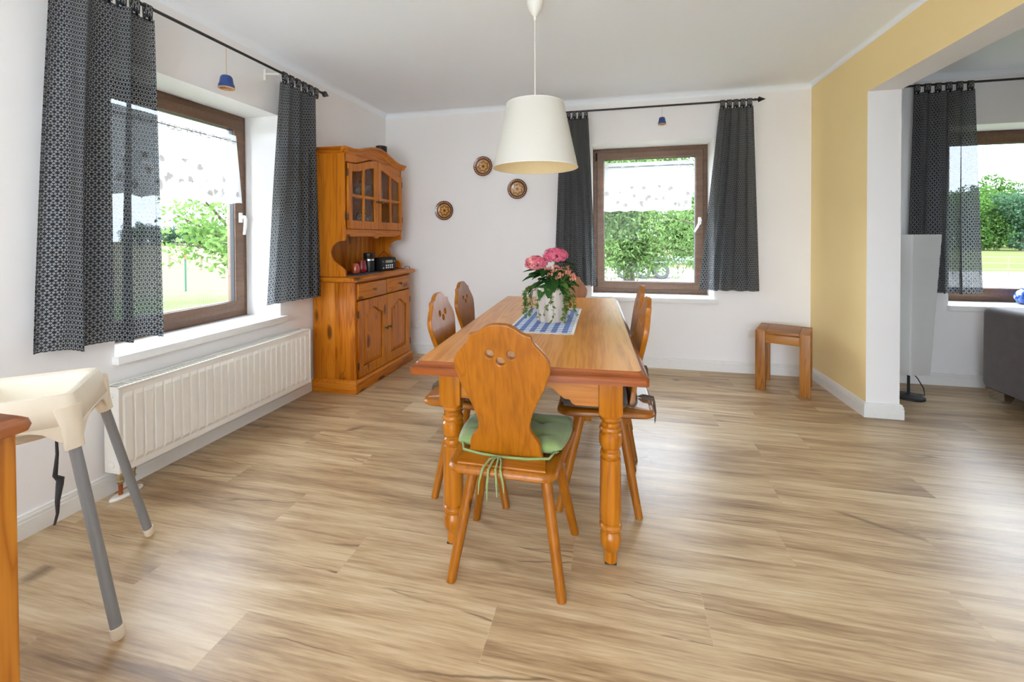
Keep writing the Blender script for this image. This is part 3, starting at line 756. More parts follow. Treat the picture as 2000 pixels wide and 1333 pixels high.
def make_cushion(mat, name, bow=True):
    """padded seat cushion with four tufts and tie bands round the backrest; sits on a chair seat"""
    r = empty(name); bm = bmesh.new(); N = 22
    grid = {}
    def half(y): return 0.198 + 0.018*(y+0.10)/0.30
    y0, y1 = -0.095, 0.195
    for s, tag_ in ((1, 't'), (-1, 'b')):
        for i in range(N+1):
            for j in range(N+1):
                a = i/N*2-1; b = j/N*2-1
                # squircle mapping
                sx = a*math.sqrt(1-0.16*b*b); sy = b*math.sqrt(1-0.16*a*a)
                y = (y0+y1)/2 + sy*(y1-y0)/2*1.03; x = sx*half(y)*1.0
                e = max(abs(a), abs(b)); t = (1-e**5)**0.5 if e < 1 else 0
                z = 0.468 + s*0.0225*t
                if s > 0:
                    for tx in (-0.42, 0.42):
                        for ty in (-0.42, 0.42):
                            d2 = (a-tx)**2+(b-ty)**2; z -= 0.030*math.exp(-d2/0.012)*t + 0.011*math.exp(-min((a-tx)**2, (b-ty)**2)/0.004)*t*math.exp(-d2/0.2)
                    z += 0.006*math.sin(a*5+b*3)*t*0.5
                else: z = max(z, 0.4455)
                if e == 1 and s < 0: grid[(i, j, 'b')] = grid[(i, j, 't')]
                else: grid[(i, j, tag_)] = bm.verts.new((x, y, z))
    for tag_ in 'tb':
        for i in range(N):
            for j in range(N): bm.faces.new([grid[(i, j, tag_)], grid[(i+1, j, tag_)], grid[(i+1, j+1, tag_)], grid[(i, j+1, tag_)]])
    ob('pad', bm, mat, r, True)
    bm = bmesh.new()
    tube(bm, [(-0.165, -0.085, 0.466), (-0.150, -0.120, 0.458), (-0.09, -0.137, 0.4585), (-0.02, -0.142, 0.456), (0.08, -0.140, 0.458), (0.150, -0.122, 0.458), (0.165, -0.085, 0.466)], 0.0045, 6)
    ob('tie_band', bm, mat, r, True)
    if bow:
        for k, (dx, ln) in enumerate(((-0.036, 0.085), (-0.014, 0.105), (0.012, 0.085), (0.03, 0.070))):
            T('tie_end', r, mat, [(-0.02, -0.146, 0.458), (-0.02+dx*0.6, -0.170, 0.461), (-0.02+dx*0.9, -0.2185, 0.4515), (-0.02+dx*1.2, -0.2215, 0.451-ln*0.5), (-0.02+dx*1.3, -0.220, 0.452-ln)], [0.002, 0.0034, 0.0036, 0.0032, 0.0014], 6)
    return r
chair0 = make_chair()
CHAIRS = [((-0.357, 1.555), 0.0, 'wooden chair with carved back nearest the camera, carrying the green cushion', 'green'),
          ((-0.665, 2.055), -PI/2+0.03, 'nearer of the two wooden chairs on the cupboard side of the table', 'brown'),
          ((-0.735, 2.600), -PI/2+0.03, 'farther of the two wooden chairs on the cupboard side of the table', 'brown'),
          ((-0.035, 2.100), PI/2+0.02, 'nearer of the two wooden chairs on the yellow wall side of the table', 'brown'),
          ((-0.030, 2.590), PI/2+0.02, 'farther of the two wooden chairs on the yellow wall side of the table', 'brown'),
          ((-0.354, 3.215), PI, 'wooden chair at the far end of the table below the window', 'brown')]
cb = make_cushion('cushion_brown', 'seat_cushion'); cg = make_cushion('cushion_green', 'seat_cushion')
used_b = False
for i, ((x, y), rz, lab, cu) in enumerate(CHAIRS):
    c = chair0 if i == 0 else copy_tree(chair0)
    c.location = (x, y, 0); c.rotation_euler.z = rz; tag(c, lab, 'chair', 'chairs round the dining table')
    if cu == 'green': q = cg
    else:
        q = copy_tree(cb) if used_b else cb; used_b = True
    q.location = (x, y, 0); q.rotation_euler.z = rz
    tag(q, 'tufted olive green seat cushion tied to the nearest chair' if cu == 'green' else 'dark brown tufted cushion on the ' + ['', 'nearer chair on the cupboard side', 'farther chair on the cupboard side', 'nearer chair on the yellow wall side', 'farther chair on the yellow wall side', 'chair below the back window'][i], 'cushion', 'tie-on seat cushions')

# ------------------------------------------------------------------ oak stool
st = thing('oak_stool', 'small square oak stool by the yellow wall', 'stool', (1.315, 3.815, 0), math.radians(-23.5))
sw_, sd_, lw = 0.178, 0.178, 0.075
for sx in (-1, 1):
    for sy in (-1, 1):
        x = sorted((sx*sw_, sx*(sw_-lw*0.9))); y = sorted((sy*sd_, sy*(sd_-lw*0.8)))
        B('leg', st, 'stool_oak_Z', x, y, (0, 0.465), 0.003)
B('seat_board', st, 'stool_oak_X', (-sw_+lw*0.9+0.001, sw_-lw*0.9-0.001), (-sd_, sd_), (0.441, 0.466), 0.003)
for s in (-1, 1):
    B('seat_edge', st, 'stool_oak_Y', sorted((s*sw_, s*(sw_-lw*0.9))), (-sd_+lw*0.8+0.001, sd_-lw*0.8-0.001), (0.441, 0.466), 0.003)
    B('rail', st, 'stool_oak_X', (-sw_+lw*0.9, sw_-lw*0.9), sorted((s*(sd_-0.004), s*(sd_-0.028))), (0.375, 0.4395), 0.002)
    B('rail', st, 'stool_oak_Y', sorted((s*(sw_-0.004), s*(sw_-0.028))), (-sd_+lw*0.8, sd_-lw*0.8), (0.375, 0.4395), 0.002)

# ------------------------------------------------------------------ hutch (root on floor at wall, local x = depth from wall, y along wall)
HX0 = XL + 0.02
hu = thing('pine_hutch', 'tall knotty pine hutch with arched glass doors in the room corner', 'cupboard', (HX0, 2.965, 0))
HW, DL, DU = 0.925, 0.365, 0.285            # width, lower depth, upper depth
P_X, P_Y, P_Z = 'hutch_pine_X', 'hutch_pine_Y', 'hutch_pine_Z'
# lower body
for k, (a, b) in enumerate(((0.0, 0.19), (0.19, DL))): B('side_board', hu, P_Z, (a+0.0005, b), (0, 0.02), (0.09, 0.85), 0.0015)
B('side_board', hu, P_Z, (0, DL), (HW-0.02, HW), (0.09, 0.85), 0.0015)
B('carcass', hu, P_Y, (0.002, DL-0.022), (0.02, HW-0.02), (0.09, 0.85), 0)
B('front_frame', hu, P_Z, (DL-0.021, DL-0.001), (0.0205, 0.030), (0.09, 0.85), 0.001)
B('front_frame', hu, P_Z, (DL-0.021, DL-0.001), (HW-0.030, HW-0.0205), (0.09, 0.85), 0.001)
B('plinth_side', hu, P_X, (0.0, DL+0.0215), (-0.022, 0.0), (0, 0.0785), 0.001)
B('plinth_side', hu, P_X, (0.0, DL+0.0215), (HW, HW+0.022), (0, 0.0785), 0.001)
B('plinth_front', hu, P_Y, (DL, DL+0.022), (0.0002, HW-0.0002), (0, 0.0785), 0.001)
bm = bmesh.new()
loft(bm, [[(x0_, y0_, z_) for x0_, y0_ in ((0.0, -i), (DL+i, -i), (DL+i, HW+i), (0.0, HW+i))] for i, z_ in ((0.022, 0.078), (0.016, 0.088), (0.006, 0.096), (0.0, 0.099))])
ob('plinth_moulding', bm, P_Y, hu)
bm = bmesh.new()
loft(bm, [[(x0_, y0_, z_) for x0_, y0_ in ((0.0, -i), (DL+i*1.3, -i), (DL+i*1.3, HW+i), (0.0, HW+i))] for i, z_ in ((0.004, 0.848), (0.022, 0.852), (0.032, 0.860), (0.034, 0.872), (0.030, 0.884), (0.022, 0.890))])
ob('counter', bm, P_Y, hu, 'auto')
def knob(parent, x, y, z, mat='knob_brass'):
    o = L('knob', parent, mat, [(0.012, 0), (0.008, 0.003), (0.005, 0.010), (0.007, 0.016), (0.013, 0.020), (0.014, 0.025), (0.009, 0.030), (0.002, 0.031)], 14, loc=(x, y, z), rot=(0, PI/2, 0)); return o
mid = HW/2
for (a, b) in ((0.030, mid-0.006), (mid+0.006, HW-0.030)):
    bm = bmesh.new(); box(bm, (DL-0.004, DL+0.016), (a, b), (0.712, 0.836), 0.006)
    d = ob('drawer', bm, P_Y, hu, 'auto'); knob(d, DL+0.015, (a+b)/2, 0.775)
def arch(a, b, z0, zs, zt, n=18, sh=0.30):
    """cathedral panel: straight sides to zs, shoulders, then a rounded rise to zt in the middle"""
    pts = [(a, z0), (b, z0), (b, zs)]; m = (a+b)/2; h = (b-a)/2
    for i in range(n+1):
        t = 1 - 2*i/n; at = abs(t)
        k = 0.0 if at > 0.94 else (0.5+0.5*math.cos(PI*min(1, at/0.94)))
        pts.append((m+t*h, zs + (zt-zs)*k))
    return pts
def hinge2(parent, x, y, zs):
    for z in zs: T('hinge', parent, 'hinge_dark', [(x, y, z-0.028), (x, y, z+0.028)], 0.006, 8)
for k, (a, b) in enumerate(((0.030, mid-0.002), (mid+0.002, HW-0.030))):
    fr_ = 0.068
    hole = arch(a+fr_, b-fr_, 0.115+fr_, 0.575, 0.632)
    d = ob('door', board(rect(a, b, 0.108, 0.700), [hole], 0.02, 0.003, Matrix.Translation((DL+0.006, 0, 0)) @ AX['YZ']), P_Z, hu)
    bm = bmesh.new()
    rings = []
    for ins, xx in ((-0.004, DL-0.003), (0.0005, DL-0.003), (0.002, DL+0.002), (0.030, DL+0.010), (0.034, DL+0.0125)):
        q = arch(a+fr_+ins, b-fr_-ins, 0.115+fr_+ins, 0.575-ins*0.6, 0.632-ins)
        rings.append([(xx, y_, z_) for y_, z_ in q])
    loft(bm, rings, False, True); ob('panel', bm, P_Z, d)
    knob(d, DL+0.015, (b-0.030) if k == 0 else (a+0.030), 0.42)
    hinge2(d, DL+0.013, a-0.002 if k == 0 else b+0.002, (0.20, 0.60))
# upper part
def side_prof():
    p = [(0.0, 0.892), (DU+0.002, 0.892), (DU, 0.925), (DU-0.006, 0.945), (DU-0.030, 0.968), (DU-0.068, 0.990), (DU-0.102, 1.018), (DU-0.124, 1.055), (DU-0.128, 1.085), (DU-0.114, 1.120), (DU-0.085, 1.150), (DU-0.050, 1.166), (DU-0.004, 1.170)]
    q = [(v.x, v.y) for v in ease(p[1:], 3)]
    return [p[0]] + q + [(DU, 1.185), (DU, 1.85), (0.0, 1.85)]
for y in (0.011, HW-0.011):
    ob('side_panel', board(side_prof(), (), 0.022, 0.003, Matrix.Translation((0, y, 0)) @ AX['XZ']), P_Z, hu)
nb = 11; pw_ = (HW-0.044)/nb
for i in range(nb): B('back_plank', hu, P_Z, (0.004, 0.014), (0.022+i*pw_+0.001, 0.022+(i+1)*pw_-0.001), (0.892, 1.86), 0.002)
for z in (1.245, 1.535): B('shelf', hu, P_Y, (0.015, DU-0.035 if z > 1.3 else DU-0.004), (0.0225, HW-0.0225), (z-0.018, z), 0.001)
B('cornice_board', hu, P_Y, (0.0, DU), (0.0, HW), (1.851, 1.87), 0.001)
# valance under the doors
vp = [(0.0225, 1.262), (0.0225, 1.196)] + [(v.x, v.y) for v in ease([(0.0225, 1.196), (0.035, 1.216), (0.055, 1.222), (0.080, 1.206), (0.11, 1.203), (mid-0.09, 1.203), (mid-0.05, 1.200), (mid-0.02, 1.188), (mid, 1.183)], 4)]
vp = vp + [(HW-y, z) for y, z in vp[::-1] if abs(y-mid) > 1e-4]
ob('valance', board(vp, (), 0.018, 0.002, Matrix.Translation((DU-0.009, 0, 0)) @ AX['YZ']), P_Y, hu)
# face frame with swept head, and crown
def sweep_z(t, base, rise):      # t: 0 edge .. 1 centre
    return base + rise*(0.5-0.5*math.cos(PI*max(0.0, min(1.0, (t-0.12)/0.88))))
N_ = 24
top = [(0.0225+(HW-0.045)*i/N_, sweep_z(1-abs(2*i/N_-1), 1.862, 0.072)) for i in range(N_+1)]
bot = [(0.0225+(HW-0.045)*i/N_, sweep_z(1-abs(2*i/N_-1), 1.785, 0.078)) for i in range(N_+1)]
ob('face_head', board(top + bot[::-1], (), 0.02, 0.001, Matrix.Translation((DU-0.011, 0, 0)) @ AX['YZ']), P_Y, hu)
bm = bmesh.new(); rings = []
for i in range(-1, N_+2):
    f_ = i/N_; y_ = HW*min(max(f_, 0), 1) + (-0.035 if i < 0 else 0.035 if i > N_ else 0); t_ = 1-abs(2*f_-1)
    zz = sweep_z(max(t_, 0), 1.845, 0.076)
    rings.append([(DU-0.004, y_, zz), (DU+0.004, y_, zz), (DU+0.008, y_, zz+0.012), (DU+0.020, y_, zz+0.024), (DU+0.034, y_, zz+0.032), (DU+0.036, y_, zz+0.046), (DU-0.002, y_, zz+0.046)])
loft(bm, rings); ob('crown', bm, P_Y, hu, 'auto')
for s, y_ in ((-1, 0.0), (1, HW)):
    bm = bmesh.new()
    rings = [[(x_, y_+s*0.0, 1.845), (x_, y_+s*0.008, 1.857), (x_, y_+s*0.020, 1.869), (x_, y_+s*0.034, 1.877), (x_, y_+s*0.035, 1.891), (x_, y_, 1.891)] for x_ in (0.0, DU+0.034)]
    loft(bm, rings); ob('crown_return', bm, P_X, hu)
for k, (a, b) in enumerate(((0.024, mid-0.002), (mid+0.002, HW-0.024))):
    def zt(y): return sweep_z(1-abs(2*y/HW-1), 1.775, 0.076)
    st_ = 0.052; mu = 0.011; z0, zb, zm = 1.264, 1.264+0.066, 1.527
    out = [(a, z0), (b, z0)] + [(b+(a-b)*i/14, zt(b+(a-b)*i/14)) for i in range(15)]
    cm = (a+b)/2
    def lite(y0_, y1_, zl, zh=None):
        if zh: return rect(y0_, y1_, zl, zh)
        return [(y0_, zl), (y1_, zl)] + [(y1_+(y0_-y1_)*i/8, zt(y1_+(y0_-y1_)*i/8)-0.062) for i in range(9)]
    hs = [lite(a+st_, cm-mu, zb, zm-mu), lite(cm+mu, b-st_, zb, zm-mu), lite(a+st_, cm-mu, zm+mu), lite(cm+mu, b-st_, zm+mu)]
    d = ob('glass_door', board(out, hs, 0.02, 0.003, Matrix.Translation((DU+0.010, 0, 0)) @ AX['YZ']), P_Z, hu)
    for h in hs:
        cy_ = sum(p[0] for p in h)/len(h); cz_ = sum(p[1] for p in h)/len(h)
        ob('pane', board([(cy_+(p[0]-cy_)*1.06, cz_+(p[1]-cz_)*1.04) for p in h], (), 0.003, 0.0005, Matrix.Translation((DU+0.006, 0, 0)) @ AX['YZ']), 'cabinet_glass', d)
    knob(d, DU+0.019, (b-0.024) if k == 0 else (a+0.024), 1.50)
    hinge2(d, DU+0.016, a-0.003 if k == 0 else b+0.003, (1.36, 1.70))

# things in and on the hutch
def hloc(x, y, z): return (HX0 + x, 2.965 + y, z)
gob = bmesh.new(); lathe(gob, [(0.027, 0), (0.026, 0.003), (0.004, 0.006), (0.0035, 0.06), (0.018, 0.072), (0.030, 0.095), (0.031, 0.12), (0.027, 0.145), (0.0262, 0.145), (0.0302, 0.12), (0.029, 0.096), (0.017, 0.074)], 16, cap=False)
gme = bpy.data.meshes.new('goblet'); gob.to_mesh(gme); gob.free(); gme.materials.append(M('drinking_glass')); gme.polygons.foreach_set('use_smooth', [True]*len(gme.polygons))
tm = bmesh.new(); lathe(tm, [(0.02, 0.002), (0.024, 0.0), (0.030, 0.10), (0.0288, 0.10), (0.023, 0.006)], 16, cap=False)
tme = bpy.data.meshes.new('tumbler'); tm.to_mesh(tme); tm.free(); tme.materials.append(M('drinking_glass')); tme.polygons.foreach_set('use_smooth', [True]*len(tme.polygons))
for z, nm in ((1.2455, 'lower'), (1.5355, 'upper')):
    for i, y in enumerate((0.09, 0.165, 0.24, 0.315, 0.39, 0.535, 0.61, 0.685, 0.76, 0.835)):
        for j, x in enumerate((0.19, 0.11)):
            if (i + j) % 3 == 2 or (z > 1.5 and x > 0.18 and i > 7): continue
            me = gme if (i % 2 == 0) else tme
            o = bpy.data.objects.new('wine_glass' if me is gme else 'tumbler', me); COL.objects.link(o); o.location = hloc(x, y, z)
            side = 'left' if i < 5 else 'right'
            tag(o, ('stemmed wine glass' if me is gme else 'plain drinking tumbler') + ' on the %s hutch shelf behind the %s glass door' % (nm, side), 'glass', ('stemmed glasses' if me is gme else 'tumblers') + ' on the %s shelf, %s door' % (nm, side))
def plate_mat():
    k = NT('folk_plate'); tc = k.add('ShaderNodeTexCoord').outputs['Object']
    sp = k.add('ShaderNodeSeparateXYZ'); k.link(tc, sp.inputs[0]); x, y = sp.outputs[0], sp.outputs[1]
    r = k.math('POWER', k.math('ADD', k.math('POWER', x, 2.0), k.math('POWER', y, 2.0)), 0.5)
    r = k.math('DIVIDE', r, 0.097); th = k.math('ARCTAN2', y, x)
    ochre, brown, dk, cream, grn = s2l((206, 146, 66)), s2l((104, 50, 34)), s2l((58, 32, 26)), s2l((222, 200, 160)), s2l((92, 92, 70))
    c = k.ramp(r, [(0.0, brown), (0.13, brown), (0.14, ochre), (0.66, ochre), (0.67, brown), (0.93, brown), (0.94, dk)], 'CONSTANT')
    dots = k.math('GREATER_THAN', k.math('SINE', k.math('MULTIPLY', th, 30.0)), 0.1)
    dots = k.math('MULTIPLY', dots, k.math('LESS_THAN', k.math('ABSOLUTE', k.math('SUBTRACT', r, 0.86)), 0.045))
    c = k.mix(dots, c, cream)
    wave = k.math('ADD', 0.46, k.math('MULTIPLY', k.math('SINE', k.math('MULTIPLY', th, 7.0)), 0.07))
    c = k.mix(k.math('LESS_THAN', k.math('ABSOLUTE', k.math('SUBTRACT', r, wave)), 0.07), c, grn)
    k.link(c, k.b.inputs['Base Color']); k.b.inputs['Roughness'].default_value = 0.25; k.b.inputs['Coat Weight'].default_value = 0.5
plate_mat()
plain('plate_back', (120, 66, 44), 0.4)
def plate(name, label, loc, rot, group):
    r = empty(name, loc); r.rotation_euler = rot; tag(r, label, 'plate', group)
    L('dish', r, 'folk_plate', [(0.001, 0.008), (0.055, 0.008), (0.064, 0.010), (0.078, 0.020), (0.095, 0.024), (0.097, 0.022), (0.080, 0.014), (0.062, 0.001), (0.001, 0.0)], 48, cap=False)
    L('foot_ring', r, 'plate_back', [(0.046, -0.004), (0.050, -0.004), (0.050, 0.001), (0.046, 0.001)], 32, cap=False)
    return r
for lab, x, z in (('patterned brown and ochre wall plate half behind the lampshade', -1.245, 1.893), ('patterned brown and ochre wall plate with a dark star, nearest the window curtain', -0.900, 1.660), ('patterned brown and ochre wall plate nearest the pine hutch', -1.655, 1.464)):
    plate('wall_plate', lab, (x, YB-0.0045, z), (PI/2, random.uniform(0, 6), 0), 'folk plates on the back wall')
plate('display_plate', 'ochre folk plate leaning inside the hutch behind the left glass door', hloc(0.050, 0.16, 1.636), (0, PI/2-0.12, 0), 'folk plates inside the hutch')
plate('display_plate', 'ochre folk plate leaning inside the hutch behind the right glass door', hloc(0.050, 0.58, 1.346), (0, PI/2-0.12, 0), 'folk plates inside the hutch')
plain('mat_blue', (62, 74, 96), 0.9, noise=0.1)
B0 = ob('place_mat', (lambda bm: (box(bm, (0.10, 0.325), (0.14, 0.52), (0.8905, 0.893)), bm)[1])(bmesh.new()), 'mat_blue'); B0.location = (HX0, 2.965, 0)
tag(B0, 'dark blue cloth mat under the jars on the hutch counter', 'mat')
def glassy(name, rgb):
    k = NT(name); k.b.inputs['Base Color'].default_value = (*s2l(rgb), 1); k.b.inputs['Roughness'].default_value = 0.12; k.b.inputs['Coat Weight'].default_value = 0.6; k.b.inputs['Transmission Weight'].default_value = 0.25
    return k.m
glassy('red_glass', (150, 24, 36)); glassy('amber_glass', (196, 84, 40))
r = thing('red_jar', 'ribbed red glass jar on the hutch counter', 'jar', hloc(0.185, 0.385, 0.8935))
L('body', r, 'red_glass', [(0.030, 0), (0.040, 0.006), (0.046, 0.03), (0.043, 0.055), (0.036, 0.08), (0.030, 0.098), (0.027, 0.100), (0.026, 0.096), (0.034, 0.06), (0.030, 0.01)], 24, cap=False)
L('base', r, 'red_glass', [(0.001, 0.002), (0.034, 0.002), (0.034, 0.01), (0.001, 0.012)], 20, cap=False)
r = thing('amber_jar', 'small amber glass jar left of the red jar', 'jar', hloc(0.19, 0.285, 0.8935))
L('body', r, 'amber_glass', [(0.026, 0), (0.036, 0.006), (0.039, 0.03), (0.034, 0.06), (0.026, 0.082), (0.024, 0.084), (0.023, 0.08), (0.030, 0.05), (0.026, 0.01)], 24, cap=False)
L('base', r, 'amber_glass', [(0.001, 0.002), (0.030, 0.002), (0.030, 0.01), (0.001, 0.012)], 20, cap=False)
def canister(name, label, loc, rr=0.047, h=0.165):
    r = thing(name, label, 'canister', loc)
    L('body', r, 'black_plastic', [(rr*0.94, 0), (rr, 0.004), (rr, h*0.60)], 28)
    L('band', r, 'chrome', [(rr*1.01, h*0.60), (rr*1.01, h*0.69)], 28)
    L('lid', r, 'black_plastic', [(rr*0.98, h*0.69), (rr*1.04, h*0.72), (rr*1.04, h*0.98), (rr*0.98, h)], 28)
canister('canister', 'black canister with a silver band on the hutch counter', hloc(0.195, 0.487, 0.8935))
canister('canister', 'black canister with a silver band on top of the hutch', hloc(0.12, 0.845, 1.8705), 0.05, 0.20)
rd = thing('table_radio', 'black table radio with white buttons on the hutch counter', 'radio', hloc(0.300, 0.640, 0.8905), -0.29)
B('body', rd, 'black_plastic', (-0.12, 0.0), (-0.095, 0.095), (0.004, 0.122), 0.010)
B('faceplate', rd, 'rubber_dark', (0.0005, 0.004), (-0.088, 0.088), (0.012, 0.114), 0.001)
plain('lcd', (150, 156, 140), 0.3); plain('button_white', (238, 238, 234), 0.4)
B('display', rd, 'lcd', (0.0045, 0.006), (-0.040, 0.044), (0.075, 0.098), 0)
for i in range(4):
    for j in range(2): B('button', rd, 'button_white', (0.0045, 0.009), (-0.040+i*0.024, -0.026+i*0.024), (0.026+j*0.020, 0.039+j*0.020), 0.003)
B('button', rd, 'button_white', (0.0045, 0.009), (-0.072, -0.062), (0.024, 0.036), 0.003)
for y in (-0.068, 0.066): B('side_button', rd, 'lcd', (0.0045, 0.007), (y-0.008, y+0.008), (0.084, 0.090), 0.001)
T('handle', rd, 'black_plastic', [(-0.06, -0.07, 0.121), (-0.062, -0.04, 0.15), (-0.062, 0.0, 0.178), (-0.06, 0.04, 0.15), (-0.06, 0.07, 0.121)], 0.0022, 6)
for s in (-1, 1): B('foot', rd, 'rubber_dark', (-0.1, -0.02), (s*0.07-0.008, s*0.07+0.008), (0.0, 0.005), 0)
cbl = T('power_cable', None, 'cord_dark', [hloc(0.20, 0.72, 0.93), hloc(0.26, 0.80, 0.925), hloc(0.30, 0.83, 0.90), hloc(0.33, 0.86, 0.895), hloc(0.345, 0.90, 0.915), hloc(0.35, 0.95, 0.912), hloc(0.352, 0.968, 0.88), hloc(0.345, 0.972, 0.845), hloc(0.32, 0.975, 0.84)], 0.003, 6)
tag(cbl, 'thin dark cable curling over the counter edge beside the radio', 'cable')
cb2 = T('wall_cable', None, 'cord_dark', [(HX0+0.13, 3.915, 1.86), (HX0+0.16, 3.94, 1.60), (HX0+0.14, 3.95, 1.35), (HX0+0.18, 3.96, 1.22), (HX0+0.12, 3.95, 1.08), (HX0+0.05, 3.93, 0.98), (HX0+0.04, 3.91, 0.93)], 0.0018, 6)
tag(cb2, 'thin cable hanging down the right side of the hutch', 'cable')
def socket(label, x, z, n, y=YB):
    r = thing('wall_socket', label, 'socket', (x, y, z))
    w_ = 0.075*n
    B('plate', r, 'socket_white', (-w_/2, w_/2), (-0.010, 0.0), (-0.04, 0.04), 0.004)
    for i in range(n):
        o = L('insert', r, 'socket_white', [(0.026, 0), (0.026, 0.004), (0.021, 0.004), (0.020, -0.006), (0.001, -0.006)], 20, cap=False, loc=(-w_/2+0.0375+0.075*i, -0.010, 0), rot=(PI/2, 0, 0))
        for s in (-1, 1): L('pin_hole', o, 'rubber_dark', [(0.003, -0.0062), (0.003, -0.005)], 8, (s*0.0095, 0))
socket('double wall socket beside the foot of the hutch', -1.995, 0.295, 2)
socket('single wall socket behind the cupboard-side chairs', -1.60, 0.312, 1)
socket('single wall socket half behind the oak stool', 1.185, 0.355, 1)

# ------------------------------------------------------------------ corner cabinet at the left picture edge
pc = thing('pine_sideboard', 'pine sideboard with a rounded brown top at the left picture edge', 'cabinet', (-1.35, 0.125, 0))
for i in range(5):
    B('side_board', pc, 'cabinet_pine', (0.170, 0.190), (-0.48+i*0.195, -0.48+(i+1)*0.195-0.001), (0.0, 0.812), 0.0015)
B('carcass', pc, 'cabinet_pine', (-0.19, 0.170), (-0.48, 0.494), (0.0, 0.812), 0.002)
bm = bmesh.new()
loft(bm, [[(x, y, z) for x, y in [(a_+0.0, b_+0.0) for a_, b_ in rrect(0.218-i, 0.508-i, 0.012)]] for i, z in ((0.012, 0.813), (0.003, 0.817), (0.0, 0.828), (0.003, 0.840), (0.012, 0.846))])
ob('top', bm, 'cabinet_top', pc, 'auto')
# ------------------------------------------------------------------ curtains, rods, bells, lace
def cloth(name, parent, mat, O, D, N, top, bot, zt, zb, folds, amp, seed, nu=90, nv=36, gather=1.9, flat=0.0, zb_drop=0.0):
    """hanging cloth: O origin on the rod line, D along the rod, N into the room; top/bot = (a0, a1) extents along D"""
    rs = random.Random(seed); ph = [rs.uniform(0, 6.28) for _ in range(4)]
    bm = bmesh.new(); uvl = bm.loops.layers.uv.new('UVMap'); G = []; UV = {}
    W_ = 1.2*gather*(bot[1]-bot[0])
    for j in range(nv+1):
        t = j/nv; rowv = []
        for i in range(nu+1):
            s = i/nu; sw = s + 0.14*s*(1-s)*math.sin(2*PI*s*1.3+ph[0])
            a = (top[0]+(top[1]-top[0])*sw)*(1-t) + (bot[0]+(bot[1]-bot[0])*sw)*t
            g_ = 0.55 + 0.45*t
            off = amp*g_*(math.sin(2*PI*folds*s+ph[1]+0.5*math.sin(3*t+ph[2])) + 0.35*math.sin(2*PI*folds*2.1*s+ph[3]+1.2*t))
            a += 0.35*amp*g_*math.cos(2*PI*folds*s+ph[1])*(1 if 0.03 < s < 0.97 else 0)
            z = zt + (zb-zt)*t + (0.006*math.sin(2*PI*folds*s+ph[2])*t + zb_drop*s*t)
            p = O + D*a + N*off; v = bm.verts.new((p.x, p.y, z)); rowv.append(v); UV[v] = (s*W_, (zt-zb)*(1-t))
        G.append(rowv)
    for j in range(nv):
        for i in range(nu):
            f = bm.faces.new((G[j][i], G[j][i+1], G[j+1][i+1], G[j+1][i]))
            for l in f.loops: l[uvl].uv = UV[l.vert]
    return ob(name, bm, mat, parent, True)
def tab(parent, P, D, N, zt, zrod, w=0.034, r=0.013):
    """fabric loop over the rod"""
    bm = bmesh.new(); uvl = bm.loops.layers.uv.new('UVMap'); path = [(0.004, zt-0.012)]
    for k in range(9):
        a = -0.15*PI + k*(1.3*PI)/8; path.append((r*math.cos(a), zrod + r*math.sin(a)))
    path.append((-0.004, zt-0.012)); vs = []
    for k, (n_, z_) in enumerate(path):
        rowv = []
        for s in (-1, 1):
            p = P + D*(s*w/2*(1 if 0 < k < len(path)-1 else 1.15)) + N*n_; rowv.append(bm.verts.new((p.x, p.y, z_)))
        vs.append(rowv)
    for k in range(len(vs)-1):
        f = bm.faces.new((vs[k][0], vs[k][1], vs[k+1][1], vs[k+1][0]))
        for l, uvv in zip(f.loops, ((0, k*.012), (w, k*.012), (w, (k+1)*.012), (0, (k+1)*.012))): l[uvl].uv = uvv
    return ob('tab_loop', bm, 'curtain_print', parent, True)
def curtain(label, O, D, N, top, bot, zrod, zb, folds, amp, seed, ntab=6, gather=1.9, zb_drop=0.0):
    r = tag(empty('curtain'), label, 'curtain', 'printed slate curtains'); zt = zrod - 0.055
    cloth('fabric', r, 'curtain_print', O, D, N, top, bot, zt, zb, folds, amp, seed, gather=gather, zb_drop=zb_drop)
    for k in range(ntab):
        a = top[0] + 0.022 + (top[1]-top[0]-0.044)*k/(ntab-1); tab(r, O + D*a, D, N, zt, zrod)
    return r
def rod(label, O, D, N, a0, a1, z, wall_gap, brk):
    r = tag(empty('curtain_rod'), label, 'curtain rod', 'black curtain rods')
    q = lambda a, n=0, dz=0: (O.x+D.x*a+N.x*n, O.y+D.y*a+N.y*n, z+dz)
    T('bar', r, 'black_metal', [q(a0), q(a1)], 0.0085, 10)
    for a, s in ((a0, -1), (a1, 1)):
        T('finial', r, 'black_metal', [q(a), q(a+s*0.012), q(a+s*0.016), q(a+s*0.024), q(a+s*0.034), q(a+s*0.055), q(a+s*0.085)], [0.011, 0.011, 0.007, 0.010, 0.024, 0.014, 0.001], 10)
    for a in brk:
        b_ = T('bracket', r, 'cord_white', [q(a, -wall_gap), q(a, -0.003, -0.012)], 0.007, 8)
        T('bracket_foot', b_, 'cord_white', [q(a, -wall_gap+0.004, -0.045), q(a, -wall_gap+0.004, 0.03)], 0.009, 8)
    return r
plain('bell_blue', (44, 70, 128), 0.35, noise=0.1, nscale=60); plain('terracotta', (206, 160, 112), 0.8)
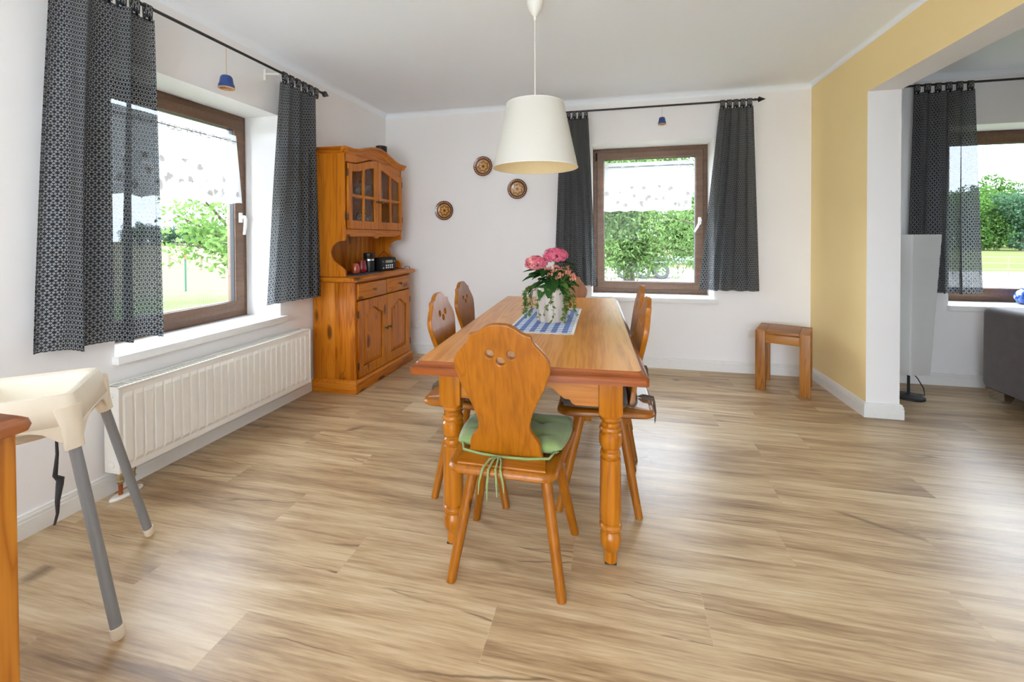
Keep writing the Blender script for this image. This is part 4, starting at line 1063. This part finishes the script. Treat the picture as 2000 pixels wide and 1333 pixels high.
def bell(label, x, y, z, zrod, s):
    r = thing('hanging_bell', label, 'ornament', (x, y, z), 0, 'blue pot bells on the curtain rods')
    L('pot', r, 'bell_blue', [(0.002*s, 0.072*s), (0.024*s, 0.070*s), (0.031*s, 0.060*s), (0.036*s, 0.03*s), (0.038*s, 0.022*s), (0.041*s, 0.018*s), (0.042*s, 0.0), (0.038*s, 0.0), (0.034*s, 0.03*s), (0.025*s, 0.06*s), (0.002*s, 0.064*s)], 24, cap=False)
    L('rim', r, 'terracotta', [(0.042*s, 0.001), (0.0425*s, -0.004*s), (0.036*s, -0.004*s), (0.034*s, 0.02*s)], 24, cap=False)
    T('clapper', r, 'terracotta', [(0, 0, 0.064*s), (0, 0, 0.02*s), (0, 0, 0.004*s)], [0.001, 0.004, 0.006*s], 6)
    T('string', r, 'terracotta', [(0, 0, 0.068*s), (0, 0, zrod-z+0.008)], 0.0012, 5)
DY, NX_ = Vector((0, 1, 0)), Vector((1, 0, 0)); DX, NY_ = Vector((1, 0, 0)), Vector((0, -1, 0))
OL = Vector((-2.18, 0, 0)); OBk = Vector((0, 4.05, 0))
rod('black curtain rod over the left window', OL, DY, NX_, 1.11, 2.953, 2.312, 0.125, (1.40, 2.522))
curtain('slate printed curtain nearest the camera, at the left window', OL, DY, NX_, (1.293, 1.685), (1.244, 1.675), 2.312, 0.740, 2.6, 0.046, 11, 7, 1.7, -0.02)
curtain('slate printed curtain between the left window and the pine hutch', OL, DY, NX_, (2.542, 2.910), (2.408, 2.915), 2.315, 0.760, 4.2, 0.036, 5, 6, 1.7, -0.012)
rod('black curtain rod over the back window', OBk, DX, NY_, -0.56, 1.165, 2.345, 0.10, (-0.48, 1.02))
curtain('slate printed curtain left of the back window, behind the lampshade', OBk, DX, NY_, (-0.47, -0.215), (-0.535, -0.145), 2.340, 0.745, 5.0, 0.030, 8, 5, 1.8)
curtain('slate printed curtain right of the back window', OBk, DX, NY_, (0.895, 1.150), (0.735, 1.195), 2.347, 0.728, 4.6, 0.034, 21, 5, 1.8)
rod('black curtain rod over the living room window', OBk, DX, NY_, 2.25, 4.45, 2.367, 0.10, (2.42, 4.3))
curtain('slate printed curtain behind the paper floor lamp in the living room', OBk, DX, NY_, (2.300, 2.690), (2.277, 2.735), 2.367, 0.745, 3.6, 0.036, 33, 6, 1.7)
bell('blue clay bell hanging from the left window rod', -2.18, 2.10, 2.067, 2.312, 1.0)
bell('blue clay bell hanging from the back window rod', 0.425, 4.05, 2.186, 2.345, 0.82)
def lace_curtain(label, O, D, N, a0, a1, b0, b1, zt, zb, seed):
    r = tag(empty('lace_valance'), label, 'lace curtain', 'white lace half curtains')
    cloth('lace_panel', r, 'lace', O, D, N, (a0, a1), (b0, b1), zt+0.03, zb, 5.0, 0.006, seed, 80, 14, 1.15)
    T('lace_rod', r, 'rail_grey', [O + D*(a0-0.01) + Vector((0, 0, zt-0.012)), O + D*(a1+0.01) + Vector((0, 0, zt-0.012))], 0.003, 6)
lace_curtain('white lace half curtain across the left window', Vector((-2.545, 0, 0)), DY, NX_, 1.66, 2.525, 1.65, 2.565, 1.875, 1.435, 3)
lace_curtain('white lace half curtain across the back window', Vector((0, 4.39, 0)), DX, NY_, -0.075, 0.735, -0.085, 0.725, 1.885, 1.44, 4)

# ------------------------------------------------------------------ radiator
ra = thing('radiator', 'white ribbed panel radiator below the left window', 'radiator', (XL+0.002, 1.508, 0)); RL = 1.285
x0r, x1r, z0r, z1r = 0.035, 0.128, 0.127, 0.522
B('back_plate', ra, 'enamel_white', (x0r, x0r+0.012), (0.004, RL-0.004), (z0r, z1r-0.006), 0.003)
# front panel with pressed vertical ribs
bm = bmesh.new(); nr = 27; zs = [z0r, z0r+0.028, z0r+0.045, z1r-0.052, z1r-0.034, z1r-0.004]; cols = []
ys = [0.004, 0.018]; 
for i in range(nr):
    c_ = 0.018 + (RL-0.036)*(i+0.5)/nr; pw2 = (RL-0.036)/nr
    ys += [c_-pw2*0.46, c_-pw2*0.34, c_+pw2*0.34, c_+pw2*0.46]
ys += [RL-0.018, RL-0.004]
for j, z in enumerate(zs):
    rowv = []
    for i, y in enumerate(ys):
        k_ = (i-2) % 4; up = (2 <= i < len(ys)-2) and k_ in (1, 2)
        rowv.append(bm.verts.new((x1r-0.006 + (0.007 if (up and j in (2, 3)) else 0.0), y, z)))
    cols.append(rowv)
for j in range(len(zs)-1):
    for i in range(len(ys)-1): bm.faces.new((cols[j][i], cols[j][i+1], cols[j+1][i+1], cols[j+1][i]))
o = ob('front_panel', bm, 'enamel_white', ra); sm = o.modifiers.new('thickness', 'SOLIDIFY'); sm.thickness = 0.004; sm.offset = -1
for y in ((0.0, 0.006), (RL-0.006, RL)): B('side_cover', ra, 'enamel_white', (x0r+0.004, x1r), y, (z0r, z1r), 0.002)
for x in ((x0r, x0r+0.014), (x1r-0.014, x1r)): B('top_strip', ra, 'enamel_white', x, (0, RL), (z1r-0.005, z1r+0.001), 0.001)
bm = bmesh.new()
for i in range(64):
    y = 0.03 + (RL-0.06)*i/63; box(bm, (x0r+0.016, x1r-0.016), (y-0.0045, y+0.0045), (z1r-0.006, z1r-0.002))
ob('top_grille', bm, 'enamel_white', ra)
B('convector', ra, 'grey_paint', (x0r+0.02, x1r-0.02), (0.02, RL-0.02), (z0r+0.04, z1r-0.04), 0)
for z in (0.486, 0.166): L('end_plug', ra, 'enamel_white', [(0.015, 0), (0.015, 0.006), (0.010, 0.008), (0.001, 0.008)], 18, loc=((x0r+x1r)/2+0.004, 0.0, z), rot=(PI/2, 0, 0))
for y in (0.035, 0.085):
    p_ = T('pipe', ra, 'copper', [(0.082, y, 0.004), (0.082, y, 0.066)], 0.0085, 10)
    T('valve', p_, 'brass', [(0.082, y, 0.062), (0.082, y, 0.075), (0.082, y, 0.08), (0.082, y, 0.098), (0.082, y, 0.1), (0.082, y, 0.128)], [0.010, 0.017, 0.013, 0.013, 0.016, 0.013], 8)
bm = bmesh.new()
def oval(hx, hy, z, cy): return [(0.082+hx*math.cos(t*PI/12), cy+hy*math.sin(t*PI/12), z) for t in range(24)]
loft(bm, [oval(0.030, 0.072, 0.0005, 0.060), oval(0.030, 0.072, 0.006, 0.060), oval(0.024, 0.066, 0.012, 0.060)]); ob('pipe_rosette', bm, 'enamel_white', ra, 'auto')
for y in (0.25, RL-0.25):
    bk = B('wall_bracket', ra, 'enamel_white', (0.0, x0r+0.004), (y-0.015, y+0.015), (z0r+0.05, z1r-0.05), 0.001)

# ------------------------------------------------------------------ pendant lamp
plain('shade_inner', (246, 226, 176), 0.7)
def shade_mat(name, rgb, tl):
    k = NT(name); n = k.noise(k.objco(False), 300, 2); c = s2l(rgb)
    col = k.mix(n, tuple(x*0.96 for x in c), c)
    df = k.add('ShaderNodeBsdfDiffuse'); k.link(col, df.inputs[0]); t_ = k.add('ShaderNodeBsdfTranslucent'); k.link(col, t_.inputs[0])
    m = k.add('ShaderNodeMixShader'); m.inputs[0].default_value = tl; k.link(df.outputs[0], m.inputs[1]); k.link(t_.outputs[0], m.inputs[2]); k.link(m.outputs[0], k.out.inputs['Surface'])
shade_mat('shade_cream', (222, 218, 208), 0.22); shade_mat('rice_paper', (250, 250, 248), 0.6)
pl = thing('pendant_lamp', 'large cream drum-shaped pendant lampshade over the table', 'lamp', (-0.402, 2.30, 1.565))
L('shade', pl, 'shade_cream', [(0.2255, 0.0), (0.1525, 0.338)], 64, cap=False)
L('shade_lining', pl, 'shade_inner', [(0.2235, 0.001), (0.1505, 0.337)], 64, cap=False)
for r_, z in ((0.2255, 0.0), (0.1520, 0.338)):
    bm = bmesh.new(); tube(bm, [(r_*math.cos(t*PI/32), r_*math.sin(t*PI/32), z) for t in range(65)], 0.0022, 6, False); ob('shade_ring', bm, 'cord_white', pl, True)
for a in (0.4, 0.4+2*PI/3, 0.4+4*PI/3): T('spider_arm', pl, 'cord_white', [(0.150*math.cos(a), 0.150*math.sin(a), 0.336), (0.02*math.cos(a), 0.02*math.sin(a), 0.275)], 0.002, 6)
L('socket', pl, 'cord_white', [(0.012, 0.30), (0.019, 0.29), (0.021, 0.24), (0.024, 0.235), (0.024, 0.225)], 20)
shade_mat('bulb_opal', (240, 238, 232), 0.5)
L('bulb', pl, 'bulb_opal', [(0.013, 0.226), (0.017, 0.20), (0.029, 0.17), (0.032, 0.145), (0.026, 0.122), (0.010, 0.112), (0.001, 0.111)], 20, cap=False)
T('cord', pl, 'cord_white', [(0, 0, 0.295), (0, 0, 0.81)], 0.0032, 8)
L('canopy', pl, 'cord_white', [(0.006, 0.782), (0.007, 0.800), (0.018, 0.812), (0.034, 0.836), (0.043, 0.868), (0.045, 0.909)], 28)

# ------------------------------------------------------------------ high chair by the window
hc = thing('high_chair', 'cream plastic high chair on grey tubular legs beside the radiator', 'high chair', (-1.822, 0.992, 0), math.radians(-45))
# local +x towards the two visible legs' side (front right), legs spread to the floor
feet = [(0.262, -0.262), (0.262, 0.262), (-0.262, -0.262), (-0.262, 0.262)]
tops = [(0.168, -0.150), (0.168, 0.150), (-0.168, -0.150), (-0.168, 0.150)]
FW = [(-1.424, 0.987), (-1.796, 1.361)]
for (fx, fy), (tx, ty) in zip(feet, tops):
    l_ = T('leg', hc, 'grey_paint', [(fx, fy, 0.028), (tx, ty, 0.60)], 0.0148, 14)
    T('foot_cap', l_, 'cream_plastic', [(fx+(fx-tx)*0.05, fy+(fy-ty)*0.05, 0.0), (fx+(fx-tx)*0.045, fy+(fy-ty)*0.045, 0.008), (fx, fy, 0.034)], [0.013, 0.0168, 0.0172], 14)
    s_ = T('leg_socket', hc, 'cream_plastic', [(tx+(fx-tx)*0.07, ty+(fy-ty)*0.07, 0.565), (tx, ty, 0.60), (tx-(fx-tx)*0.13, ty-(fy-ty)*0.13, 0.69)], [0.0225, 0.025, 0.034], 14)
bm = bmesh.new()
def ring(hx, hy, z, rd, n=6): return [(x, y, z) for x, y in rrect(hx, hy, rd, n)]
loft(bm, [ring(0.188, 0.170, 0.632, 0.03), ring(0.178, 0.160, 0.690, 0.03), ring(0.168, 0.150, 0.726, 0.03), ring(0.160, 0.142, 0.729, 0.03), ring(0.146, 0.128, 0.722, 0.03), ring(0.128, 0.108, 0.66, 0.04), ring(0.110, 0.092, 0.632, 0.04)], False, True)
o = ob('shell', bm, 'cream_plastic', hc, 'auto'); sm = o.modifiers.new('thickness', 'SOLIDIFY'); sm.thickness = 0.003; sm.offset = -1
for sx in (-1, 1):   # arched skirts between the leg sockets
    out = [(-0.160, 0.0), (0.160, 0.0)] + [(v.x, v.y) for v in ease([(0.160, -0.055), (0.135, -0.045), (0.10, -0.018), (0.05, -0.004), (0.0, 0.0), (-0.05, -0.004), (-0.10, -0.018), (-0.135, -0.045), (-0.160, -0.055)], 3)]
    ob('skirt', board([(x*0.98, z+0.006) for x, z in out], (), 0.004, 0.001, Matrix.Translation((0, sx*0.168, 0.634)) @ AX['XZ']), 'cream_plastic', hc)
    ob('skirt', board([(x*0.92, z+0.006) for x, z in out], (), 0.004, 0.001, Matrix.Translation((sx*0.186, 0, 0.634)) @ AX['YZ']), 'cream_plastic', hc)
L('seat_pan', hc, 'cream_plastic', [(0.10, 0.632), (0.14, 0.60), (0.12, 0.585), (0.01, 0.580)], 28, cap=False)
bm = bmesh.new(); sp_ = [(0.129+a_, 0.105+b_, z_) for a_, b_, z_ in ((0, 0, 0.615), (0.0, 0.002, 0.54), (0.002, -0.003, 0.475), (-0.008, 0.006, 0.458), (0.006, 0.008, 0.447), (0.012, 0.004, 0.40), (0.006, 0.002, 0.36), (0.002, -0.006, 0.325))]
tube(bm, sp_, [0.003, 0.004, 0.006, 0.010, 0.009, 0.006, 0.004, 0.003], 6); ob('harness_strap', bm, 'strap_grey', hc, True)

# ------------------------------------------------------------------ living room
fl_ = thing('floor_lamp', 'tall white paper floor lamp with a black base behind the pillar', 'lamp', (2.125, 3.775, 0), 0.35)
L('base', fl_, 'black_metal', [(0.095, 0.0), (0.095, 0.012), (0.088, 0.018), (0.02, 0.024), (0.012, 0.03)], 32)
T('pole', fl_, 'black_metal', [(0, 0, 0.02), (0, 0, 1.19)], 0.009, 10)
bm = bmesh.new(); R_ = []
for k in range(25):
    z = 0.19 + 1.012*k/24; h = 0.084 + 0.038*k/24 + 0.0012*(k % 2); R_.append([(x, y, z) for x, y in rrect(h, h, 0.008, 2)])
loft(bm, R_, False, False); ob('shade', bm, 'rice_paper', fl_)
for s in (-1, 1): T('shade_bar', fl_, 'black_metal', [(s*0.118, 0, 1.198), (-s*0.0, 0, 1.198)], 0.004, 6)
T('cable', fl_, 'black_metal', [(0.05, 0.03, 0.19), (0.10, 0.02, 0.13), (0.128, 0.0, 0.06), (0.125, -0.01, 0.012), (0.10, 0.06, 0.006), (0.0, 0.13, 0.006), (-0.06, 0.16, 0.006)], 0.0035, 6)
so = thing('sofa', 'grey woven fabric sofa on chrome feet at the right picture edge', 'sofa', (2.66, 3.93, 0))
def soft(name, x, y, z, bev=0.045):
    bm = bmesh.new(); box(bm, x, y, z, bev, 4); return ob(name, bm, 'sofa_weave', so, 'auto')
soft('backrest', (0.0, 0.26), (-2.05, 0.0), (0.075, 0.672))
soft('seat_base', (0.22, 0.98), (-2.05, 0.0), (0.075, 0.30), 0.02)
soft('seat_cushion', (0.255, 0.99), (-1.02, -0.22), (0.30, 0.44)); soft('seat_cushion', (0.255, 0.99), (-1.83, -1.03), (0.30, 0.44))
soft('armrest', (0.24, 0.98), (-0.22, 0.0), (0.28, 0.60)); soft('armrest', (0.24, 0.98), (-2.05, -1.83), (0.28, 0.60))
for x in (0.04, 0.86):
    for y in (-0.16, -1.98):
        bm = bmesh.new(); loft(bm, [[(x, y, 0), (x+0.03, y, 0), (x+0.03, y+0.12, 0), (x, y+0.12, 0)], [(x-0.02, y-0.02, 0.078), (x+0.06, y-0.02, 0.078), (x+0.06, y+0.14, 0.078), (x-0.02, y+0.14, 0.078)]]); ob('foot', bm, 'chrome', so)
k = NT('blue_art_glass'); n_ = k.noise(k.objco(), 28, 3); k.link(k.ramp(n_, [(0.42, s2l((28, 62, 150))), (0.6, s2l((62, 110, 190))), (0.68, s2l((220, 228, 236)))]), k.b.inputs['Base Color']); k.b.inputs['Roughness'].default_value = 0.1; k.b.inputs['Coat Weight'].default_value = 0.6
v_ = thing('glass_vase', 'round blue speckled glass vase on the living room window sill', 'vase', (3.215, 4.30, WZ[0]+0.002))
L('bowl', v_, 'blue_art_glass', [(0.03, 0), (0.055, 0.012), (0.072, 0.045), (0.070, 0.075), (0.050, 0.105), (0.026, 0.120)], 28)
L('lip', v_, 'blue_art_glass', [(0.026, 0.120), (0.034, 0.130), (0.030, 0.133), (0.020, 0.122)], 28, cap=False)
plain('candle_purple', (104, 88, 128), 0.6)
v_ = thing('pillar_candle', 'purple pillar candle beside the blue vase', 'candle', (3.265, 4.185, WZ[0]+0.002))
L('wax', v_, 'candle_purple', [(0.030, 0), (0.031, 0.1), (0.028, 0.104), (0.006, 0.1)], 20); T('wick', v_, 'cord_dark', [(0, 0, 0.098), (0, 0, 0.112)], 0.0015, 5)

# ------------------------------------------------------------------ table mat, planter and flowers
def gingham():
    k = NT('gingham_blue'); tc = k.add('ShaderNodeTexCoord').outputs['Object']; sp = k.add('ShaderNodeSeparateXYZ'); k.link(tc, sp.inputs[0])
    def stripe(s, p): return k.math('GREATER_THAN', k.math('SINE', k.math('MULTIPLY', s, 2*PI/p)), 0.0)
    f = k.math('MULTIPLY', k.math('ADD', stripe(sp.outputs[0], 0.052), k.math('MULTIPLY', stripe(sp.outputs[1], 0.040), 1.0)), 0.5)
    k.link(k.ramp(f, [(0.0, s2l((232, 232, 230))), (0.4, s2l((128, 150, 196))), (0.9, s2l((66, 92, 156)))], 'CONSTANT'), k.b.inputs['Base Color']); k.b.inputs['Roughness'].default_value = 0.95
gingham(); plain('fringe_white', (232, 230, 224), 0.95)
ma = thing('table_mat', 'blue and white checked woven mat with fringed ends under the flowers', 'table mat', (-0.345, 2.385, TT+0.0005), math.radians(1.0))
B('cloth', ma, 'gingham_blue', (-0.15, 0.15), (-0.345, 0.345), (0, 0.003), 0.001)
for s in (-1, 1): B('hem', ma, 'fringe_white', sorted((s*0.150, s*0.162)), (-0.345, 0.345), (0, 0.0028), 0.001)
for s in (-1, 1):
    bm = bmesh.new()
    for i in range(54):
        x = -0.16 + 0.32*i/53; y0_, y1_ = sorted((s*0.344, s*(0.366+0.004*math.sin(i*7.1)))); box(bm, (x-0.002, x+0.002), (y0_, y1_), (0, 0.0024))
    ob('fringe', bm, 'fringe_white', ma)
PX, PY, PZ = -0.322, 2.335, TT+0.004
k = NT('whitewashed_pot'); co_ = k.objco(False); n_ = k.noise(k.mapping(co_, (1, 1, 0.2)), 30, 4); k.link(k.ramp(n_, [(0.3, s2l((172, 154, 142))), (0.6, s2l((214, 202, 192)))]), k.b.inputs['Base Color']); k.b.inputs['Roughness'].default_value = 0.8
plain('soil', (52, 40, 32), 1.0, noise=0.3); plain('jute', (168, 134, 98), 0.9)
po = thing('planter', 'whitewashed round planter on the checked mat', 'planter', (PX, PY, PZ))
L('pot', po, 'whitewashed_pot', [(0.074, 0), (0.076, 0.003), (0.086, 0.17), (0.089, 0.172), (0.090, 0.182), (0.084, 0.182), (0.080, 0.15)], 40, cap=False)
L('pot_bottom', po, 'whitewashed_pot', [(0.001, 0.001), (0.074, 0.001), (0.074, 0.006), (0.001, 0.006)], 32, cap=False)
L('soil', po, 'soil', [(0.001, 0.165), (0.084, 0.158), (0.08, 0.15)], 24, cap=False)
for s in (-1, 1): T('rope_handle', po, 'jute', [(s*0.086, 0.0, 0.165), (s*0.104, 0, 0.155), (s*0.110, 0, 0.12), (s*0.103, 0, 0.085), (s*0.083, 0, 0.08)], 0.0035, 6)
leaf_mat('leaf_dark', (38, 74, 36), (68, 108, 54), 0.15); leaf_mat('leaf_mid', (62, 100, 44), (98, 136, 66), 0.2); leaf_mat('vine_leaf', (70, 100, 44), (120, 148, 76), 0.2)
leaf_mat('petal_pink', (214, 82, 118), (240, 150, 170), 0.3); leaf_mat('petal_pale', (228, 130, 140), (240, 206, 170), 0.3); leaf_mat('bud_pink', (206, 110, 104), (232, 168, 140), 0.2)
plain('stem_green', (86, 118, 58), 0.7)
def leaf_mesh(ln, wd, curl):
    bm = bmesh.new(); n = 8; rows = []
    for i in range(n+1):
        t = i/n; w_ = wd*math.sin(PI*min(1, t*0.94+0.03))**0.75*(1-0.25*t); y = ln*t; z = -curl*t*t*ln
        rows.append([bm.verts.new((-w_/2, y, z+0.10*w_)), bm.verts.new((-w_/4, y, z+0.03*w_)), bm.verts.new((0, y, z-0.05*w_)), bm.verts.new((w_/4, y, z+0.03*w_)), bm.verts.new((w_/2, y, z+0.10*w_))])
    for a, b in zip(rows, rows[1:]):
        for i in range(4): bm.faces.new((a[i], a[i+1], b[i+1], b[i]))
    me = bpy.data.meshes.new('leaf'); bm.to_mesh(me); bm.free(); me.polygons.foreach_set('use_smooth', [True]*len(me.polygons)); return me
def put_leaf(parent, me, mat, base, az, el, s=1.0):
    o = bpy.data.objects.new('leaf', me); COL.objects.link(o); o.parent = parent
    if not me.materials: me.materials.append(M(mat))
    o.location = base; o.rotation_euler = Euler((el, 0, az), 'XYZ'); o.scale = (s, s, s); return o
hy = thing('hydrangea', 'pink hydrangea with two round flower heads in the planter', 'plant', (PX, PY, PZ+0.16))
big = leaf_mesh(0.105, 0.075, 0.35); big.materials.append(M('leaf_dark'))
# heads in local coordinates (camera side is -y)
def petal_head(parent, c, R3, n, mat, seed, mat2=None):
    rs = np.random.RandomState(seed); V = []; F = []; mi = []
    for i in range(n):
        d = rs.normal(size=3); d /= np.linalg.norm(d)
        if d[2] < -0.75: d[2] = abs(d[2])
        p = np.array(c) + d*np.array(R3)*rs.uniform(0.72, 1.06); a = np.cross(d, rs.normal(size=3)); a /= np.linalg.norm(a); b = np.cross(d, a)
        for q in range(4):
            an = q*PI/2; u_ = a*math.cos(an)+b*math.sin(an); v_2 = -a*math.sin(an)+b*math.cos(an); s = 0.0095*rs.uniform(0.8, 1.2); k0 = len(V)
            V += [p, p+u_*s*0.75+v_2*s*0.55+d*0.003, p+u_*s*1.25+d*0.002*rs.randn(), p+u_*s*0.75-v_2*s*0.55+d*0.003]; F.append((k0, k0+1, k0+2, k0+3)); mi.append(1 if (mat2 and rs.rand() < 0.3) else 0)
    me = mesh_vf('flower_head', V, F); me.materials.append(M(mat))
    if mat2: me.materials.append(M(mat2)); me.polygons.foreach_set('material_index', mi)
    o = bpy.data.objects.new('flower_head', me); COL.objects.link(o); o.parent = parent; return o
petal_head(hy, (-0.078, -0.03, 0.150), (0.058, 0.050, 0.038), 260, 'petal_pink', 1, 'petal_pale')
petal_head(hy, (0.022, 0.0, 0.190), (0.064, 0.054, 0.038), 300, 'petal_pink', 2)
for e_ in ((-0.078, -0.03, 0.14), (0.022, 0.0, 0.18)): T('stem', hy, 'stem_green', [(0.0, 0, -0.02), (e_[0]*0.6, e_[1]*0.6, 0.07), e_], 0.0035, 6)
for az, el, b_, s in ((2.0, 0.05, (-0.05, -0.02, 0.085), 1.0), (2.3, -0.15, (-0.03, -0.03, 0.12), 0.8), (-1.5, 0.15, (0.03, 0.0, 0.155), 0.95), (-2.6, 0.2, (0.0, -0.03, 0.10), 0.9), (3.3, -0.2, (0.0, -0.03, 0.06), 0.95), (-2.0, -0.2, (0.04, -0.02, 0.09), 0.95), (0.6, 0.2, (-0.03, 0.03, 0.10), 1.0), (-0.7, 0.2, (0.03, 0.04, 0.10), 1.0), (1.2, 0.1, (-0.04, 0.02, 0.14), 0.8), (-1.2, -0.3, (0.05, 0.0, 0.05), 0.9), (2.7, -0.5, (-0.02, -0.04, 0.04), 0.9), (-2.9, -0.1, (0.02, -0.04, 0.07), 0.85),
    (1.75, 0.25, (-0.05, -0.03, 0.11), 0.9), (2.5, 0.35, (-0.05, -0.04, 0.09), 0.8), (3.0, 0.3, (-0.01, -0.05, 0.11), 0.85), (-2.4, 0.35, (0.03, -0.05, 0.12), 0.85), (-1.8, 0.3, (0.05, -0.03, 0.125), 0.85), (2.1, -0.4, (-0.055, -0.03, 0.05), 0.85), (-1.7, -0.1, (0.06, -0.02, 0.07), 0.9), (3.14, -0.6, (0.0, -0.055, 0.05), 0.85), (-2.3, -0.55, (0.045, -0.045, 0.045), 0.8), (2.9, 0.6, (-0.045, -0.02, 0.075), 0.8)):
    put_leaf(hy, big, 'leaf_dark', b_, az, el, s)
_r5 = random.Random(15)
for i in range(26):
    a_ = _r5.uniform(0, 6.28); rr_ = _r5.uniform(0.0, 0.045); put_leaf(hy, big, 'leaf_dark', (rr_*math.cos(a_), rr_*math.sin(a_)-0.01, _r5.uniform(0.03, 0.125)), a_-PI/2+_r5.uniform(-.5, .5), _r5.uniform(-0.35, 0.6), _r5.uniform(0.65, 0.95))
ka = thing('kalanchoe', 'kalanchoe with small coral buds in front of the hydrangea', 'plant', (PX+0.045, PY-0.045, PZ+0.16))
md = leaf_mesh(0.07, 0.042, 0.3); md.materials.append(M('leaf_mid')); rs_ = np.random.RandomState(12)
V, F = [], []
def bud_cluster(parent, pts):
    bm = bmesh.new()
    for p in pts:
        a = Vector(p); d = Vector((rs_.uniform(-.3, .3), rs_.uniform(-.3, .3), 1)).normalized(); tube(bm, [a, a+d*0.006, a+d*0.014], [0.002, 0.0042, 0.0012], 6)
    return ob('bud_cluster', bm, 'bud_pink', parent, True)
for (cx_, cy_, cz_) in ((-0.055, -0.01, 0.115), (-0.025, -0.03, 0.105), (0.0, -0.02, 0.118), (0.028, -0.02, 0.115), (0.055, -0.005, 0.10), (0.072, 0.0, 0.082), (-0.04, -0.045, 0.085), (0.02, -0.045, 0.09), (0.045, -0.035, 0.10), (0.0, -0.05, 0.075), (0.075, -0.02, 0.065), (-0.012, -0.01, 0.125), (0.04, 0.0, 0.12)):
    bud_cluster(ka, [(cx_+rs_.uniform(-.014, .014), cy_+rs_.uniform(-.014, .014), cz_+rs_.uniform(-.004, .008)) for _ in range(13)])
    T('stem', ka, 'stem_green', [(0, 0, 0), (cx_*0.6, cy_*0.6, cz_*0.6), (cx_, cy_, cz_)], 0.002, 5)
for i in range(22):
    put_leaf(ka, md, 'leaf_mid', (rs_.uniform(-.04, .045), rs_.uniform(-.04, .01), rs_.uniform(0.01, 0.075)), rs_.uniform(0, 6.28), rs_.uniform(-0.3, 0.6), rs_.uniform(0.8, 1.15))
vi = thing('trailing_vine', 'small-leaved green vine trailing down the planter onto the mat', 'plant', (PX, PY, PZ+0.17))
rs_ = np.random.RandomState(4); small = leaf_mesh(0.017, 0.014, 0.2); small.materials.append(M('vine_leaf')); nl = 0
for i in range(19):
    a = -PI/2 + rs_.uniform(-1.7, 1.5) if i < 13 else -PI/2 - rs_.uniform(0.9, 1.5)
    ln = rs_.uniform(0.06, 0.17); out_ = rs_.uniform(0.100, 0.118) + (0.03 if i >= 10 else 0); pts = []
    for k_ in range(9):
        t = k_/8; rr_ = 0.05 + (out_-0.05)*min(1, t*3) + 0.004*math.sin(9*t+i); z = 0.02*math.sin(min(1, t*3)*PI) - max(0, t-0.25)/0.75*ln
        z = max(z, -0.166); pts.append((rr_*math.cos(a+0.25*math.sin(3*t+i)), rr_*math.sin(a+0.25*math.sin(3*t+i)), z))
    T('vine_stem', vi, 'stem_green', pts, 0.0011, 4)
    for k_ in range(20):
        t = rs_.uniform(0.1, 1)*8; b_ = int(min(7, t)); f_ = t-b_; p = Vector(pts[b_]).lerp(Vector(pts[b_+1]), f_)
        put_leaf(vi, small, 'vine_leaf', (p.x, p.y, max(p.z, -0.160)), a-PI/2+rs_.uniform(-1.3, 1.3), rs_.uniform(-0.9, 0.5), rs_.uniform(0.8, 1.3))
